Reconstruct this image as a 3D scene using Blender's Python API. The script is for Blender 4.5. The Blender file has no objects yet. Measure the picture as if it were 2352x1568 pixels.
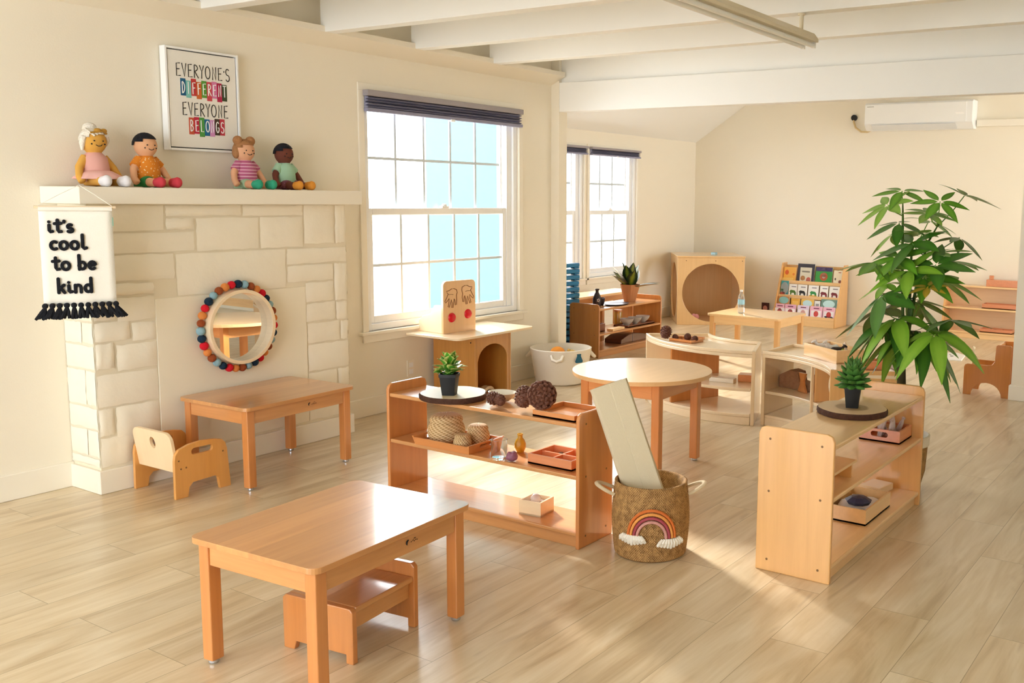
import bpy, bmesh, math, random
from math import sin, cos, pi, radians, atan2, hypot
from mathutils import Vector, Matrix
from mathutils.geometry import tessellate_polygon
random.seed(7)
SC = bpy.context.scene
COL = SC.collection

# ------------------------------------------------------------------ materials
def lin(c):
    if isinstance(c, str):
        c = [int(c[i:i + 2], 16) / 255 for i in (0, 2, 4)]
    return tuple(x / 12.92 if x <= .04045 else ((x + .055) / 1.055) ** 2.4 for x in c) + (1,)

def base_mat(name):
    m = bpy.data.materials.new(name); m.use_nodes = True
    nt = m.node_tree; b = nt.nodes['Principled BSDF']
    return m, nt, b

def mat(name, c, rough=.5, metal=0, bump=0, bscale=40, vary=0, vscale=6, spec=.5, coat=0, trans=0, ior=1.45, emit=None):
    m, nt, b = base_mat(name)
    b.inputs['Base Color'].default_value = lin(c)
    b.inputs['Roughness'].default_value = rough
    b.inputs['Metallic'].default_value = metal
    b.inputs['Specular IOR Level'].default_value = spec
    b.inputs['Coat Weight'].default_value = coat
    b.inputs['Coat Roughness'].default_value = .15
    b.inputs['IOR'].default_value = ior
    b.inputs['Transmission Weight'].default_value = trans
    if vary or bump:
        tc = nt.nodes.new('ShaderNodeTexCoord')
    if vary:
        n = nt.nodes.new('ShaderNodeTexNoise'); n.inputs['Scale'].default_value = vscale; n.inputs['Detail'].default_value = 4
        nt.links.new(tc.outputs['Object'], n.inputs['Vector'])
        mx = nt.nodes.new('ShaderNodeMix'); mx.data_type = 'RGBA'
        a = lin(c)
        mx.inputs['A'].default_value = tuple(x * (1 - vary) for x in a[:3]) + (1,)
        mx.inputs['B'].default_value = tuple(min(1, x * (1 + vary)) for x in a[:3]) + (1,)
        nt.links.new(n.outputs['Fac'], mx.inputs['Factor'])
        nt.links.new(mx.outputs['Result'], b.inputs['Base Color'])
    if bump:
        n = nt.nodes.new('ShaderNodeTexNoise'); n.inputs['Scale'].default_value = bscale; n.inputs['Detail'].default_value = 3
        nt.links.new(tc.outputs['Object'], n.inputs['Vector'])
        bp = nt.nodes.new('ShaderNodeBump'); bp.inputs['Strength'].default_value = bump; bp.inputs['Distance'].default_value = .01
        nt.links.new(n.outputs['Fac'], bp.inputs['Height']); nt.links.new(bp.outputs['Normal'], b.inputs['Normal'])
    return m

def wood(name, c, axis=0, rough=.3, contrast=.16, coat=.7, board=0.0):
    """grain stretched along one object axis; board = strip width of glued-up boards"""
    m, nt, b = base_mat(name)
    N, L = nt.nodes.new, nt.links.new
    tc = N('ShaderNodeTexCoord'); mp = N('ShaderNodeMapping')
    s = [34, 34, 34]; s[axis] = 2.0
    mp.inputs['Scale'].default_value = s
    L(tc.outputs['Object'], mp.inputs['Vector'])
    n = N('ShaderNodeTexNoise'); n.inputs['Scale'].default_value = 1.0; n.inputs['Detail'].default_value = 5; n.inputs['Roughness'].default_value = .6
    n.inputs['Distortion'].default_value = .4
    L(mp.outputs['Vector'], n.inputs['Vector'])
    cr = N('ShaderNodeValToRGB')
    a = lin(c)[:3]
    cr.color_ramp.elements[0].position = .28; cr.color_ramp.elements[1].position = .72
    cr.color_ramp.elements[0].color = (a[0] * (1 - contrast), a[1] * (1 - contrast * 1.35), a[2] * (1 - contrast * 1.6), 1)
    cr.color_ramp.elements[1].color = (min(1, a[0] * (1 + contrast * .6)), min(1, a[1] * (1 + contrast * .7)), min(1, a[2] * (1 + contrast * .8)), 1)
    L(n.outputs['Fac'], cr.inputs['Fac'])
    out = cr.outputs['Color']
    if board:
        sx = N('ShaderNodeSeparateXYZ'); L(tc.outputs['Object'], sx.inputs['Vector'])
        oth = [k for k in (0, 1, 2) if k != axis][0]
        dv = N('ShaderNodeMath'); dv.operation = 'DIVIDE'; dv.inputs[1].default_value = board
        L(sx.outputs[oth], dv.inputs[0])
        fl = N('ShaderNodeMath'); fl.operation = 'FLOOR'; L(dv.outputs[0], fl.inputs[0])
        wn = N('ShaderNodeTexWhiteNoise'); wn.noise_dimensions = '1D'; L(fl.outputs[0], wn.inputs['W'])
        mr = N('ShaderNodeMapRange'); mr.inputs['To Min'].default_value = .84; mr.inputs['To Max'].default_value = 1.1
        L(wn.outputs['Value'], mr.inputs['Value'])
        mx = N('ShaderNodeMix'); mx.data_type = 'RGBA'; mx.blend_type = 'MULTIPLY'; mx.inputs['Factor'].default_value = 1
        L(out, mx.inputs['A']); L(mr.outputs['Result'], mx.inputs['B']); out = mx.outputs['Result']
    L(out, b.inputs['Base Color'])
    b.inputs['Roughness'].default_value = rough
    b.inputs['Coat Weight'].default_value = coat; b.inputs['Coat Roughness'].default_value = .1
    return m

def woven(name, c1, c2, freq_u=90, freq_v=70, rough=.8):
    m, nt, b = base_mat(name)
    N, L = nt.nodes.new, nt.links.new
    tc = N('ShaderNodeTexCoord')
    v = N('ShaderNodeTexVoronoi'); v.inputs['Scale'].default_value = freq_u
    mp = N('ShaderNodeMapping'); mp.inputs['Scale'].default_value = (1, 1, freq_v / freq_u * 1.6)
    L(tc.outputs['Object'], mp.inputs['Vector']); L(mp.outputs['Vector'], v.inputs['Vector'])
    n = N('ShaderNodeTexNoise'); n.inputs['Scale'].default_value = freq_u * .8; L(tc.outputs['Object'], n.inputs['Vector'])
    ad = N('ShaderNodeMath'); ad.operation = 'MULTIPLY_ADD'; ad.inputs[1].default_value = 1.1; L(v.outputs['Distance'], ad.inputs[0]); 
    sb = N('ShaderNodeMath'); sb.operation = 'SUBTRACT'; sb.inputs[1].default_value = .5; L(n.outputs['Fac'], sb.inputs[0]); L(sb.outputs[0], ad.inputs[2])
    cr = N('ShaderNodeValToRGB'); cr.color_ramp.elements[0].color = lin(c1); cr.color_ramp.elements[1].color = lin(c2)
    cr.color_ramp.elements[0].position = .2; cr.color_ramp.elements[1].position = .8
    L(ad.outputs[0], cr.inputs['Fac']); L(cr.outputs['Color'], b.inputs['Base Color'])
    bp = N('ShaderNodeBump'); bp.inputs['Strength'].default_value = .8; bp.inputs['Distance'].default_value = .006; bp.invert = True
    L(ad.outputs[0], bp.inputs['Height']); L(bp.outputs['Normal'], b.inputs['Normal'])
    b.inputs['Roughness'].default_value = rough
    return m

def weave(name, c1, c2, nu=105, kz=560, rough=.8):
    m, nt, b = base_mat(name)
    N, L = nt.nodes.new, nt.links.new
    tc = N('ShaderNodeTexCoord'); sp = N('ShaderNodeSeparateXYZ'); L(tc.outputs['Object'], sp.inputs['Vector'])
    n = N('ShaderNodeTexNoise'); n.inputs['Scale'].default_value = 45; n.inputs['Detail'].default_value = 4; L(tc.outputs['Object'], n.inputs['Vector'])
    at = N('ShaderNodeMath'); at.operation = 'ARCTAN2'; L(sp.outputs['Y'], at.inputs[0]); L(sp.outputs['X'], at.inputs[1])
    def mad(sock, k, add=None, off=0):
        q = N('ShaderNodeMath'); q.operation = 'MULTIPLY_ADD'; q.inputs[1].default_value = k; q.inputs[2].default_value = off; L(sock, q.inputs[0])
        if add is not None: L(add, q.inputs[2])
        return q.outputs[0]
    def sn(sock):
        q = N('ShaderNodeMath'); q.operation = 'SINE'; L(sock, q.inputs[0]); return q.outputs[0]
    wob = mad(n.outputs['Fac'], 9.0)
    s1, s2 = sn(mad(at.outputs[0], nu, wob)), sn(mad(sp.outputs['Z'], kz, wob))
    q = N('ShaderNodeMath'); q.operation = 'MULTIPLY'; L(s1, q.inputs[0]); L(s2, q.inputs[1])
    v = mad(q.outputs[0], .24, mad(n.outputs['Fac'], .9, off=.05))
    cr = N('ShaderNodeValToRGB'); cr.color_ramp.elements[0].color = lin(c1); cr.color_ramp.elements[1].color = lin(c2)
    cr.color_ramp.elements[0].position = .2; cr.color_ramp.elements[1].position = .78
    L(v, cr.inputs['Fac']); L(cr.outputs['Color'], b.inputs['Base Color'])
    bp = N('ShaderNodeBump'); bp.inputs['Strength'].default_value = .8; bp.inputs['Distance'].default_value = .005
    L(v, bp.inputs['Height']); L(bp.outputs['Normal'], b.inputs['Normal']); b.inputs['Roughness'].default_value = rough
    return m

def twill(name, c1, c2, scale=60, rough=.75):
    """diagonal woven strands as on seagrass baskets"""
    m, nt, b = base_mat(name)
    N, L = nt.nodes.new, nt.links.new
    tc = N('ShaderNodeTexCoord'); sp = N('ShaderNodeSeparateXYZ'); L(tc.outputs['Object'], sp.inputs['Vector'])
    at = N('ShaderNodeMath'); at.operation = 'ARCTAN2'; L(sp.outputs['Y'], at.inputs[0]); L(sp.outputs['X'], at.inputs[1])
    def wave(ku, kz):
        a = N('ShaderNodeMath'); a.operation = 'MULTIPLY'; a.inputs[1].default_value = ku; L(at.outputs[0], a.inputs[0])
        c = N('ShaderNodeMath'); c.operation = 'MULTIPLY_ADD'; c.inputs[1].default_value = kz; L(sp.outputs['Z'], c.inputs[0]); L(a.outputs[0], c.inputs[2])
        s = N('ShaderNodeMath'); s.operation = 'SINE'; L(c.outputs[0], s.inputs[0]); return s
    s1, s2 = wave(18, scale * 6), wave(22, -scale * 9)
    mu = N('ShaderNodeMath'); mu.operation = 'MULTIPLY_ADD'; mu.inputs[1].default_value = .25; L(s1.outputs[0], mu.inputs[0])
    m2 = N('ShaderNodeMath'); m2.operation = 'MULTIPLY_ADD'; m2.inputs[1].default_value = .2; m2.inputs[2].default_value = .5; L(s2.outputs[0], m2.inputs[0]); L(m2.outputs[0], mu.inputs[2])
    cr = N('ShaderNodeValToRGB'); cr.color_ramp.elements[0].color = lin(c1); cr.color_ramp.elements[1].color = lin(c2)
    cr.color_ramp.elements[0].position = .2; cr.color_ramp.elements[1].position = .7
    L(mu.outputs[0], cr.inputs['Fac']); L(cr.outputs['Color'], b.inputs['Base Color'])
    bp = N('ShaderNodeBump'); bp.inputs['Strength'].default_value = .7; bp.inputs['Distance'].default_value = .004
    L(mu.outputs[0], bp.inputs['Height']); L(bp.outputs['Normal'], b.inputs['Normal'])
    b.inputs['Roughness'].default_value = rough
    return m

def bands(name, cols, freq, axis='Z', rough=.85):
    m, nt, b = base_mat(name)
    N, L = nt.nodes.new, nt.links.new
    tc = N('ShaderNodeTexCoord'); sp = N('ShaderNodeSeparateXYZ'); L(tc.outputs['Object'], sp.inputs['Vector'])
    mu = N('ShaderNodeMath'); mu.operation = 'MULTIPLY'; mu.inputs[1].default_value = freq; L(sp.outputs[axis], mu.inputs[0])
    fr = N('ShaderNodeMath'); fr.operation = 'FRACT'; L(mu.outputs[0], fr.inputs[0])
    cr = N('ShaderNodeValToRGB'); cr.color_ramp.interpolation = 'CONSTANT'
    cr.color_ramp.elements[0].color = lin(cols[0]); cr.color_ramp.elements[1].color = lin(cols[1]); cr.color_ramp.elements[1].position = .74
    L(fr.outputs[0], cr.inputs['Fac']); L(cr.outputs['Color'], b.inputs['Base Color'])
    b.inputs['Roughness'].default_value = rough
    return m

def dots(name, c1, c2, scale, rough=.85):
    m, nt, b = base_mat(name)
    N, L = nt.nodes.new, nt.links.new
    tc = N('ShaderNodeTexCoord'); v = N('ShaderNodeTexVoronoi'); v.inputs['Scale'].default_value = scale
    L(tc.outputs['Object'], v.inputs['Vector'])
    cr = N('ShaderNodeValToRGB'); cr.color_ramp.elements[0].color = lin(c2); cr.color_ramp.elements[1].color = lin(c1)
    cr.color_ramp.elements[0].position = .2; cr.color_ramp.elements[1].position = .26
    L(v.outputs['Distance'], cr.inputs['Fac']); L(cr.outputs['Color'], b.inputs['Base Color'])
    b.inputs['Roughness'].default_value = rough
    return m

def leaf_mat(name, c_mid, c_edge, rough=.4, pos=.5):
    """blade colour from the centre line (UV u = 0) to the margin (u = 1)"""
    m, nt, b = base_mat(name)
    N, L = nt.nodes.new, nt.links.new
    uv = N('ShaderNodeUVMap'); sp = N('ShaderNodeSeparateXYZ'); L(uv.outputs['UV'], sp.inputs['Vector'])
    cr = N('ShaderNodeValToRGB'); cr.color_ramp.elements[0].color = lin(c_mid); cr.color_ramp.elements[1].color = lin(c_edge)
    cr.color_ramp.elements[0].position = pos - .2; cr.color_ramp.elements[1].position = pos + .2
    tc = N('ShaderNodeTexCoord'); n = N('ShaderNodeTexNoise'); n.inputs['Scale'].default_value = 25; L(tc.outputs['Object'], n.inputs['Vector'])
    ad = N('ShaderNodeMath'); ad.operation = 'MULTIPLY_ADD'; ad.inputs[1].default_value = .5; L(n.outputs['Fac'], ad.inputs[0])
    s = N('ShaderNodeMath'); s.operation = 'SUBTRACT'; s.inputs[1].default_value = .25; L(sp.outputs['X'], s.inputs[0]); L(s.outputs[0], ad.inputs[2])
    L(ad.outputs[0], cr.inputs['Fac']); L(cr.outputs['Color'], b.inputs['Base Color'])
    b.inputs['Roughness'].default_value = rough
    b.inputs['Subsurface Weight'].default_value = 0
    return m

def pane_mat(name, tint=(1, 1, 1), refl=1.0):
    m = bpy.data.materials.new(name); m.use_nodes = True
    nt = m.node_tree; nt.nodes.clear()
    N, L = nt.nodes.new, nt.links.new
    o = N('ShaderNodeOutputMaterial'); t = N('ShaderNodeBsdfTransparent'); g = N('ShaderNodeBsdfGlossy')
    t.inputs['Color'].default_value = tint + (1,); g.inputs['Roughness'].default_value = .02
    f = N('ShaderNodeFresnel'); f.inputs['IOR'].default_value = 1.45
    mu = N('ShaderNodeMath'); mu.operation = 'MULTIPLY'; L(f.outputs[0], mu.inputs[0])
    ge = N('ShaderNodeNewGeometry'); iv = N('ShaderNodeMath'); iv.operation = 'MULTIPLY_ADD'; iv.inputs[1].default_value = -refl; iv.inputs[2].default_value = refl
    L(ge.outputs['Backfacing'], iv.inputs[0]); L(iv.outputs[0], mu.inputs[1])
    x = N('ShaderNodeMixShader'); L(mu.outputs[0], x.inputs[0]); L(t.outputs[0], x.inputs[1]); L(g.outputs[0], x.inputs[2])
    L(x.outputs[0], o.inputs['Surface'])
    return m

def floor_mat():
    m, nt, b = base_mat('oak_vinyl_planks')
    N, L = nt.nodes.new, nt.links.new
    tc = N('ShaderNodeTexCoord'); mp = N('ShaderNodeMapping'); mp.inputs['Location'].default_value = (.28, -.67 + .2101 * 20, 0)
    L(tc.outputs['Object'], mp.inputs['Vector'])
    br = N('ShaderNodeTexBrick'); br.offset = .37; br.offset_frequency = 2
    br.inputs['Scale'].default_value = 1; br.inputs['Brick Width'].default_value = 1.22; br.inputs['Row Height'].default_value = .2101
    br.inputs['Mortar Size'].default_value = .0016; br.inputs['Mortar Smooth'].default_value = .3; br.inputs['Bias'].default_value = 0
    br.inputs['Color1'].default_value = (0, 0, 0, 1); br.inputs['Color2'].default_value = (1, 1, 1, 1); br.inputs['Mortar'].default_value = (.5, .5, .5, 1)
    L(mp.outputs['Vector'], br.inputs['Vector'])
    # shift grain per plank
    sc = N('ShaderNodeVectorMath'); sc.operation = 'SCALE'; sc.inputs['Scale'].default_value = 7.0; L(br.outputs['Color'], sc.inputs[0])
    ad = N('ShaderNodeVectorMath'); ad.operation = 'ADD'; L(tc.outputs['Object'], ad.inputs[0]); L(sc.outputs[0], ad.inputs[1])
    m1 = N('ShaderNodeMapping'); m1.inputs['Scale'].default_value = (.8, 5.5, 1); L(ad.outputs[0], m1.inputs['Vector'])
    n1 = N('ShaderNodeTexNoise'); n1.inputs['Scale'].default_value = 1.6; n1.inputs['Detail'].default_value = 6; n1.inputs['Roughness'].default_value = .55; n1.inputs['Distortion'].default_value = 1.2
    L(m1.outputs['Vector'], n1.inputs['Vector'])
    m2 = N('ShaderNodeMapping'); m2.inputs['Scale'].default_value = (3, 70, 1); L(ad.outputs[0], m2.inputs['Vector'])
    n2 = N('ShaderNodeTexNoise'); n2.inputs['Scale'].default_value = 1.0; n2.inputs['Detail'].default_value = 3; L(m2.outputs['Vector'], n2.inputs['Vector'])
    mx = N('ShaderNodeMath'); mx.operation = 'MULTIPLY_ADD'; mx.inputs[1].default_value = .22; L(n2.outputs['Fac'], mx.inputs[0]); L(n1.outputs['Fac'], mx.inputs[2])
    cr = N('ShaderNodeValToRGB')
    e = cr.color_ramp.elements
    e[0].position = .36; e[0].color = lin('b59b76'); e[1].position = .84; e[1].color = lin('e2d3b8')
    k = e.new(.55); k.color = lin('cfba97')
    L(mx.outputs[0], cr.inputs['Fac'])
    m3 = N('ShaderNodeMapping'); m3.inputs['Scale'].default_value = (2.2, 11, 1); L(ad.outputs[0], m3.inputs['Vector'])
    n3 = N('ShaderNodeTexNoise'); n3.inputs['Scale'].default_value = 1.0; n3.inputs['Detail'].default_value = 2; n3.inputs['Distortion'].default_value = .8; L(m3.outputs['Vector'], n3.inputs['Vector'])
    kn = N('ShaderNodeMapRange'); kn.inputs['From Min'].default_value = .68; kn.inputs['From Max'].default_value = .8; kn.inputs['To Min'].default_value = 0; kn.inputs['To Max'].default_value = .45; L(n3.outputs['Fac'], kn.inputs['Value'])
    kx = N('ShaderNodeMix'); kx.data_type = 'RGBA'; L(kn.outputs['Result'], kx.inputs['Factor']); L(cr.outputs['Color'], kx.inputs['A']); kx.inputs['B'].default_value = lin('8f6f4c')
    tint = N('ShaderNodeMapRange'); tint.inputs['To Min'].default_value = .93; tint.inputs['To Max'].default_value = 1.05
    L(br.outputs['Color'], tint.inputs['Value'])
    mu = N('ShaderNodeMix'); mu.data_type = 'RGBA'; mu.blend_type = 'MULTIPLY'; mu.inputs['Factor'].default_value = 1
    L(kx.outputs['Result'], mu.inputs['A']); L(tint.outputs['Result'], mu.inputs['B'])
    jm = N('ShaderNodeMix'); jm.data_type = 'RGBA'; L(br.outputs['Fac'], jm.inputs['Factor']); L(mu.outputs['Result'], jm.inputs['A']); jm.inputs['B'].default_value = lin('a3906f')
    L(jm.outputs['Result'], b.inputs['Base Color'])
    b.inputs['Roughness'].default_value = .3
    b.inputs['Coat Weight'].default_value = .35; b.inputs['Coat Roughness'].default_value = .22
    bp = N('ShaderNodeBump'); bp.inputs['Strength'].default_value = .12; bp.inputs['Distance'].default_value = .003
    L(mx.outputs[0], bp.inputs['Height']); L(bp.outputs['Normal'], b.inputs['Normal'])
    return m

M = {}
M['wall'] = mat('cream_wall_paint', 'f1eada', .6, bump=.05, bscale=120)
M['ceil'] = mat('white_ceiling_paint', 'f4f4f1', .6)
M['trim'] = mat('white_trim_paint', 'f3eddf', .45)
M['stone'] = mat('painted_stone', 'f3ecdb', .6, bump=.25, bscale=22, vary=.04, vscale=9)
M['mortar'] = mat('painted_mortar', 'e9dfc8', .8)
M['plaster'] = mat('painted_plaster', 'f2ead6', .6, bump=.08, bscale=12)
M['floor'] = floor_mat()
M['vinyl'] = mat('white_window_vinyl', 'f2f4f6', .35)
M['grid'] = mat('shaded_vinyl_grid', 'd0dbe3', .4)  # white vinyl bars greyed, their backlit shade put into the colour
M['screw'] = mat('bronze_screw', '7d5a32', .4)
M['pane'] = pane_mat('window_pane', (1, 1, 1), .8)
M['acrylic'] = pane_mat('clear_acrylic', (.97, .97, .96), 1.0)
M['mirror'] = mat('mirror_silver', 'f4f4f2', .01, metal=1)
M['beech'] = wood('beech_x', 'd89a5e', 0, board=.14, contrast=.12)
M['beech_y'] = wood('beech_y', 'd8965a', 1, contrast=.12)
M['beech_z'] = wood('beech_z', 'cf884a', 2, contrast=.12)
M['beech_b'] = wood('beech_block', 'd29257', 1, contrast=.12)
M['dark_z'] = wood('dark_beech_z', 'c98543', 2, contrast=.14, board=.05)
M['maple'] = wood('maple_x', 'f4cc94', 0, contrast=.07)
M['maple_y'] = wood('maple_y', 'f4cc94', 1, contrast=.07)
M['maple_z'] = wood('maple_z', 'e6b272', 2, contrast=.07)
M['birch'] = wood('birch_z', 'dfa055', 2, contrast=.06)
M['pale'] = wood('pale_birch', 'f2dcba', 0, contrast=.03)
M['pale_z'] = wood('pale_birch_z', 'f0d6ae', 2, contrast=.03)
M['cubew'] = wood('cube_birch', 'e3b981', 2, contrast=.05)
M['honey'] = wood('honey_ply', 'c98d43', 2, contrast=.1)
M['black'] = mat('black_plastic', '0b0c0d', .5)
M['gray'] = mat('grey_metal', '9a9896', .35, metal=.6)
M['chrome'] = mat('chrome_glide', 'c8ccd4', .2, metal=.9)
M['white'] = mat('white_plastic', 'f4f6f7', .3)
M['ink'] = mat('dark_ink', '1d1a19', .6)
M['navy_ink'] = mat('black_felt', '12141c', .95, bump=.5, bscale=300)
M['canvas'] = mat('white_canvas', 'eeece6', .8, bump=.1, bscale=400)
M['cotton'] = mat('cream_cotton', 'f2efe6', .9, bump=.2, bscale=300)
M['red'] = mat('red_button', 'd01022', .25)
M['leaf_green'] = leaf_mat('pachira_leaf', '6ba62e', '578f25', .35)
M['leaf_light'] = leaf_mat('pachira_leaf_pale', '84b438', '74a42e', .35)  # paler green, dealt to every third leaf
M['leaf_dark'] = leaf_mat('pachira_leaf_deep', '487d28', '3c6c22', .35)  # deeper green, dealt to every third leaf
M['stem'] = mat('green_stem', '4c6b24', .5, vary=.3, vscale=20)
M['bark'] = mat('trunk_bark', '3f3a1e', .8, bump=.4, bscale=60)
M['soil'] = mat('dark_soil', '2b2018', .95, bump=.6, bscale=120)

# ------------------------------------------------------------------ mesh helpers
class B:
    def __init__(s):
        s.bm = bmesh.new(); s.mi = 0
        s.uv = s.bm.loops.layers.uv.new('UVMap')
    def _f(s, vs):
        try:
            f = s.bm.faces.new(vs); f.material_index = s.mi; f.smooth = getattr(s, 'sm', False); return f
        except ValueError:
            return None
    def bx(s, x0, x1, y0, y1, z0, z1, mt=None):
        P = [Vector(p) for p in ((x0, y0, z0), (x1, y0, z0), (x1, y1, z0), (x0, y1, z0), (x0, y0, z1), (x1, y0, z1), (x1, y1, z1), (x0, y1, z1))]
        if mt is not None: P = [mt @ p for p in P]
        v = [s.bm.verts.new(p) for p in P]
        for q in ((3, 2, 1, 0), (4, 5, 6, 7), (0, 1, 5, 4), (1, 2, 6, 5), (2, 3, 7, 6), (3, 0, 4, 7)):
            s._f([v[i] for i in q])
        return s
    def plate(s, outer, holes, t, fr):
        """2-D outline (u,v) with holes, extruded t along w; fr(u,v,w) gives the point"""
        loops = [outer] + list(holes)
        flat = [p for l in loops for p in l]
        tris = tessellate_polygon([[Vector((p[0], p[1], 0)) for p in l] for l in loops])
        a = [s.bm.verts.new(fr(p[0], p[1], 0)) for p in flat]
        b = [s.bm.verts.new(fr(p[0], p[1], t)) for p in flat]
        for tr in tris:
            s._f([a[i] for i in tr]); s._f([b[i] for i in reversed(tr)])
        k = 0
        for l in loops:
            n = len(l)
            for i in range(n):
                j = (i + 1) % n
                s._f([a[k + i], a[k + j], b[k + j], b[k + i]])
            k += n
        return s
    def lathe(s, prof, c=(0, 0, 0), n=32, mt=None, sx=1, sy=1, wob=None):
        rings = []
        for k, (r, z) in enumerate(prof):
            ring = []
            for i in range(n):
                a = 2 * pi * i / n
                rr = r * (wob(a, z) if wob else 1)
                p = Vector((c[0] + rr * cos(a) * sx, c[1] + rr * sin(a) * sy, c[2] + z))
                ring.append(s.bm.verts.new(mt @ p if mt is not None else p))
            rings.append(ring)
        for A, Bq in zip(rings, rings[1:]):
            for i in range(n):
                s._f([A[i], A[(i + 1) % n], Bq[(i + 1) % n], Bq[i]])
        if prof[0][0] > 1e-6: s._f(list(reversed(rings[0])))
        if prof[-1][0] > 1e-6: s._f(rings[-1])
        return s
    def tube(s, pts, r, n=8, closed=False, flat=None, caps=True):
        """pipe along points; r a number or a list; flat=(vector, factor) squashes it along a direction"""
        P = [Vector(p) for p in pts]; m = len(P)
        R = r if isinstance(r, (list, tuple)) else [r] * m
        up = None; rings = []
        for i in range(m):
            if closed: t = P[(i + 1) % m] - P[(i - 1) % m]
            else: t = P[min(i + 1, m - 1)] - P[max(i - 1, 0)]
            if t.length < 1e-9: t = Vector((0, 0, 1))
            t.normalize()
            if up is None:
                up = Vector((0, 0, 1)) if abs(t.z) < .9 else Vector((1, 0, 0))
            u = (up - t * up.dot(t)).normalized(); w = t.cross(u); up = u
            ring = []
            for k in range(n):
                a = 2 * pi * k / n
                d = (u * cos(a) + w * sin(a)) * R[i]
                if flat: d -= flat[0] * d.dot(flat[0]) * (1 - flat[1])
                ring.append(s.bm.verts.new(P[i] + d))
            rings.append(ring)
        seq = list(zip(rings, rings[1:])) + ([(rings[-1], rings[0])] if closed else [])
        for A, Bq in seq:
            for k in range(n): s._f([A[k], A[(k + 1) % n], Bq[(k + 1) % n], Bq[k]])
        if caps and not closed:
            s._f(list(reversed(rings[0]))); s._f(rings[-1])
        return s
    def ball(s, c, r, n=14, sc=(1, 1, 1), mt=None, keep=None):
        m = max(6, n // 2 + 1); c = Vector(c); rows = []
        for i in range(m + 1):
            th = pi * i / m; row = []
            for k in range(n):
                a = 2 * pi * k / n
                p = Vector((sin(th) * cos(a) * sc[0], sin(th) * sin(a) * sc[1], cos(th) * sc[2])) * r
                if mt is not None: p = mt @ p
                row.append(c + p)
                if i in (0, m): break
            rows.append(row)
        V = [[s.bm.verts.new(p) for p in row] for row in rows]
        for i in range(m):
            for k in range(n):
                a = V[i][k % len(V[i])]; b = V[i][(k + 1) % len(V[i])]; d = V[i + 1][k % len(V[i + 1])]; e = V[i + 1][(k + 1) % len(V[i + 1])]
                q = []
                for v in (a, d, e, b):
                    if v not in q: q.append(v)
                if keep is None or all(keep(v.co - c) for v in q): s._f(q)
        return s
    def leaf(s, base, d, nrm, L, W, droop=.2, n=6, cup=.12, tip=1.0):
        base, d, nrm = Vector(base), Vector(d).normalized(), Vector(nrm)
        side = d.cross(nrm).normalized(); nrm = side.cross(d).normalized()
        rows = []
        for i in range(n + 1):
            t = i / n
            w = W * .5 * (sin(pi * min(1, (t * .96 + .04)) ** (.8 * tip)) ** .9) if 0 < i < n else W * .02
            p = base + d * (L * t) - Vector((0, 0, 1)) * (droop * L * t * t)
            rows.append([s.bm.verts.new(p - side * w + nrm * w * cup * 2), s.bm.verts.new(p), s.bm.verts.new(p + side * w + nrm * w * cup * 2)])
        for a, b in zip(rows, rows[1:]):
            for k in (0, 1):
                f = s._f([a[k], a[k + 1], b[k + 1], b[k]])
                if f:
                    us = [1, 0, 0, 1] if k == 0 else [0, 1, 1, 0]
                    for lp, uu in zip(f.loops, us): lp[s.uv].uv = (uu, .5)
        return s
    def sector(s, C, r0, r1, a0, a1, z0, z1, n=24):
        """curved board between two radii; angles in degrees"""
        Lo, Hi = [], []
        for i in range(n + 1):
            a = radians(a0 + (a1 - a0) * i / n)
            for lst, z in ((Lo, z0), (Hi, z1)):
                lst.append([s.bm.verts.new((C[0] + r * cos(a), C[1] + r * sin(a), z)) for r in (r0, r1)])
        for i in range(n):
            s._f([Lo[i][0], Lo[i][1], Lo[i + 1][1], Lo[i + 1][0]]); s._f([Hi[i][0], Hi[i + 1][0], Hi[i + 1][1], Hi[i][1]])
            for k in (0, 1): s._f([Lo[i][k], Hi[i][k], Hi[i + 1][k], Lo[i + 1][k]])
        for i in (0, n): s._f([Lo[i][0], Lo[i][1], Hi[i][1], Hi[i][0]])
        return s
    def done(s, name, m, parent=None, bevel=0, smooth=False, seg=2, remesh=0, solid=0, sub=0, auto=True):
        bmesh.ops.recalc_face_normals(s.bm, faces=s.bm.faces[:])
        me = bpy.data.meshes.new(name)
        if smooth:
            for f in s.bm.faces: f.smooth = True
        s.bm.to_mesh(me); s.bm.free()
        for k in (m if isinstance(m, (list, tuple)) else [m]):
            me.materials.append(M[k] if isinstance(k, str) else k)
        if smooth and auto:
            try: me.set_sharp_from_angle(angle=radians(45))
            except Exception: pass
        o = bpy.data.objects.new(name, me); COL.objects.link(o)
        if parent is not None: o.parent = parent
        if solid:
            d = o.modifiers.new('solid', 'SOLIDIFY'); d.thickness = solid; d.offset = 0
        if bevel:
            d = o.modifiers.new('bevel', 'BEVEL'); d.width = bevel; d.segments = seg; d.limit_method = 'ANGLE'; d.angle_limit = radians(40); d.harden_normals = False
        if remesh:
            d = o.modifiers.new('union', 'REMESH'); d.mode = 'VOXEL'; d.voxel_size = remesh; d.use_smooth_shade = True
            d = o.modifiers.new('smooth', 'SMOOTH'); d.iterations = 3; d.factor = .5
        if sub:
            d = o.modifiers.new('sub', 'SUBSURF'); d.levels = sub; d.render_levels = sub
        return o

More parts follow.
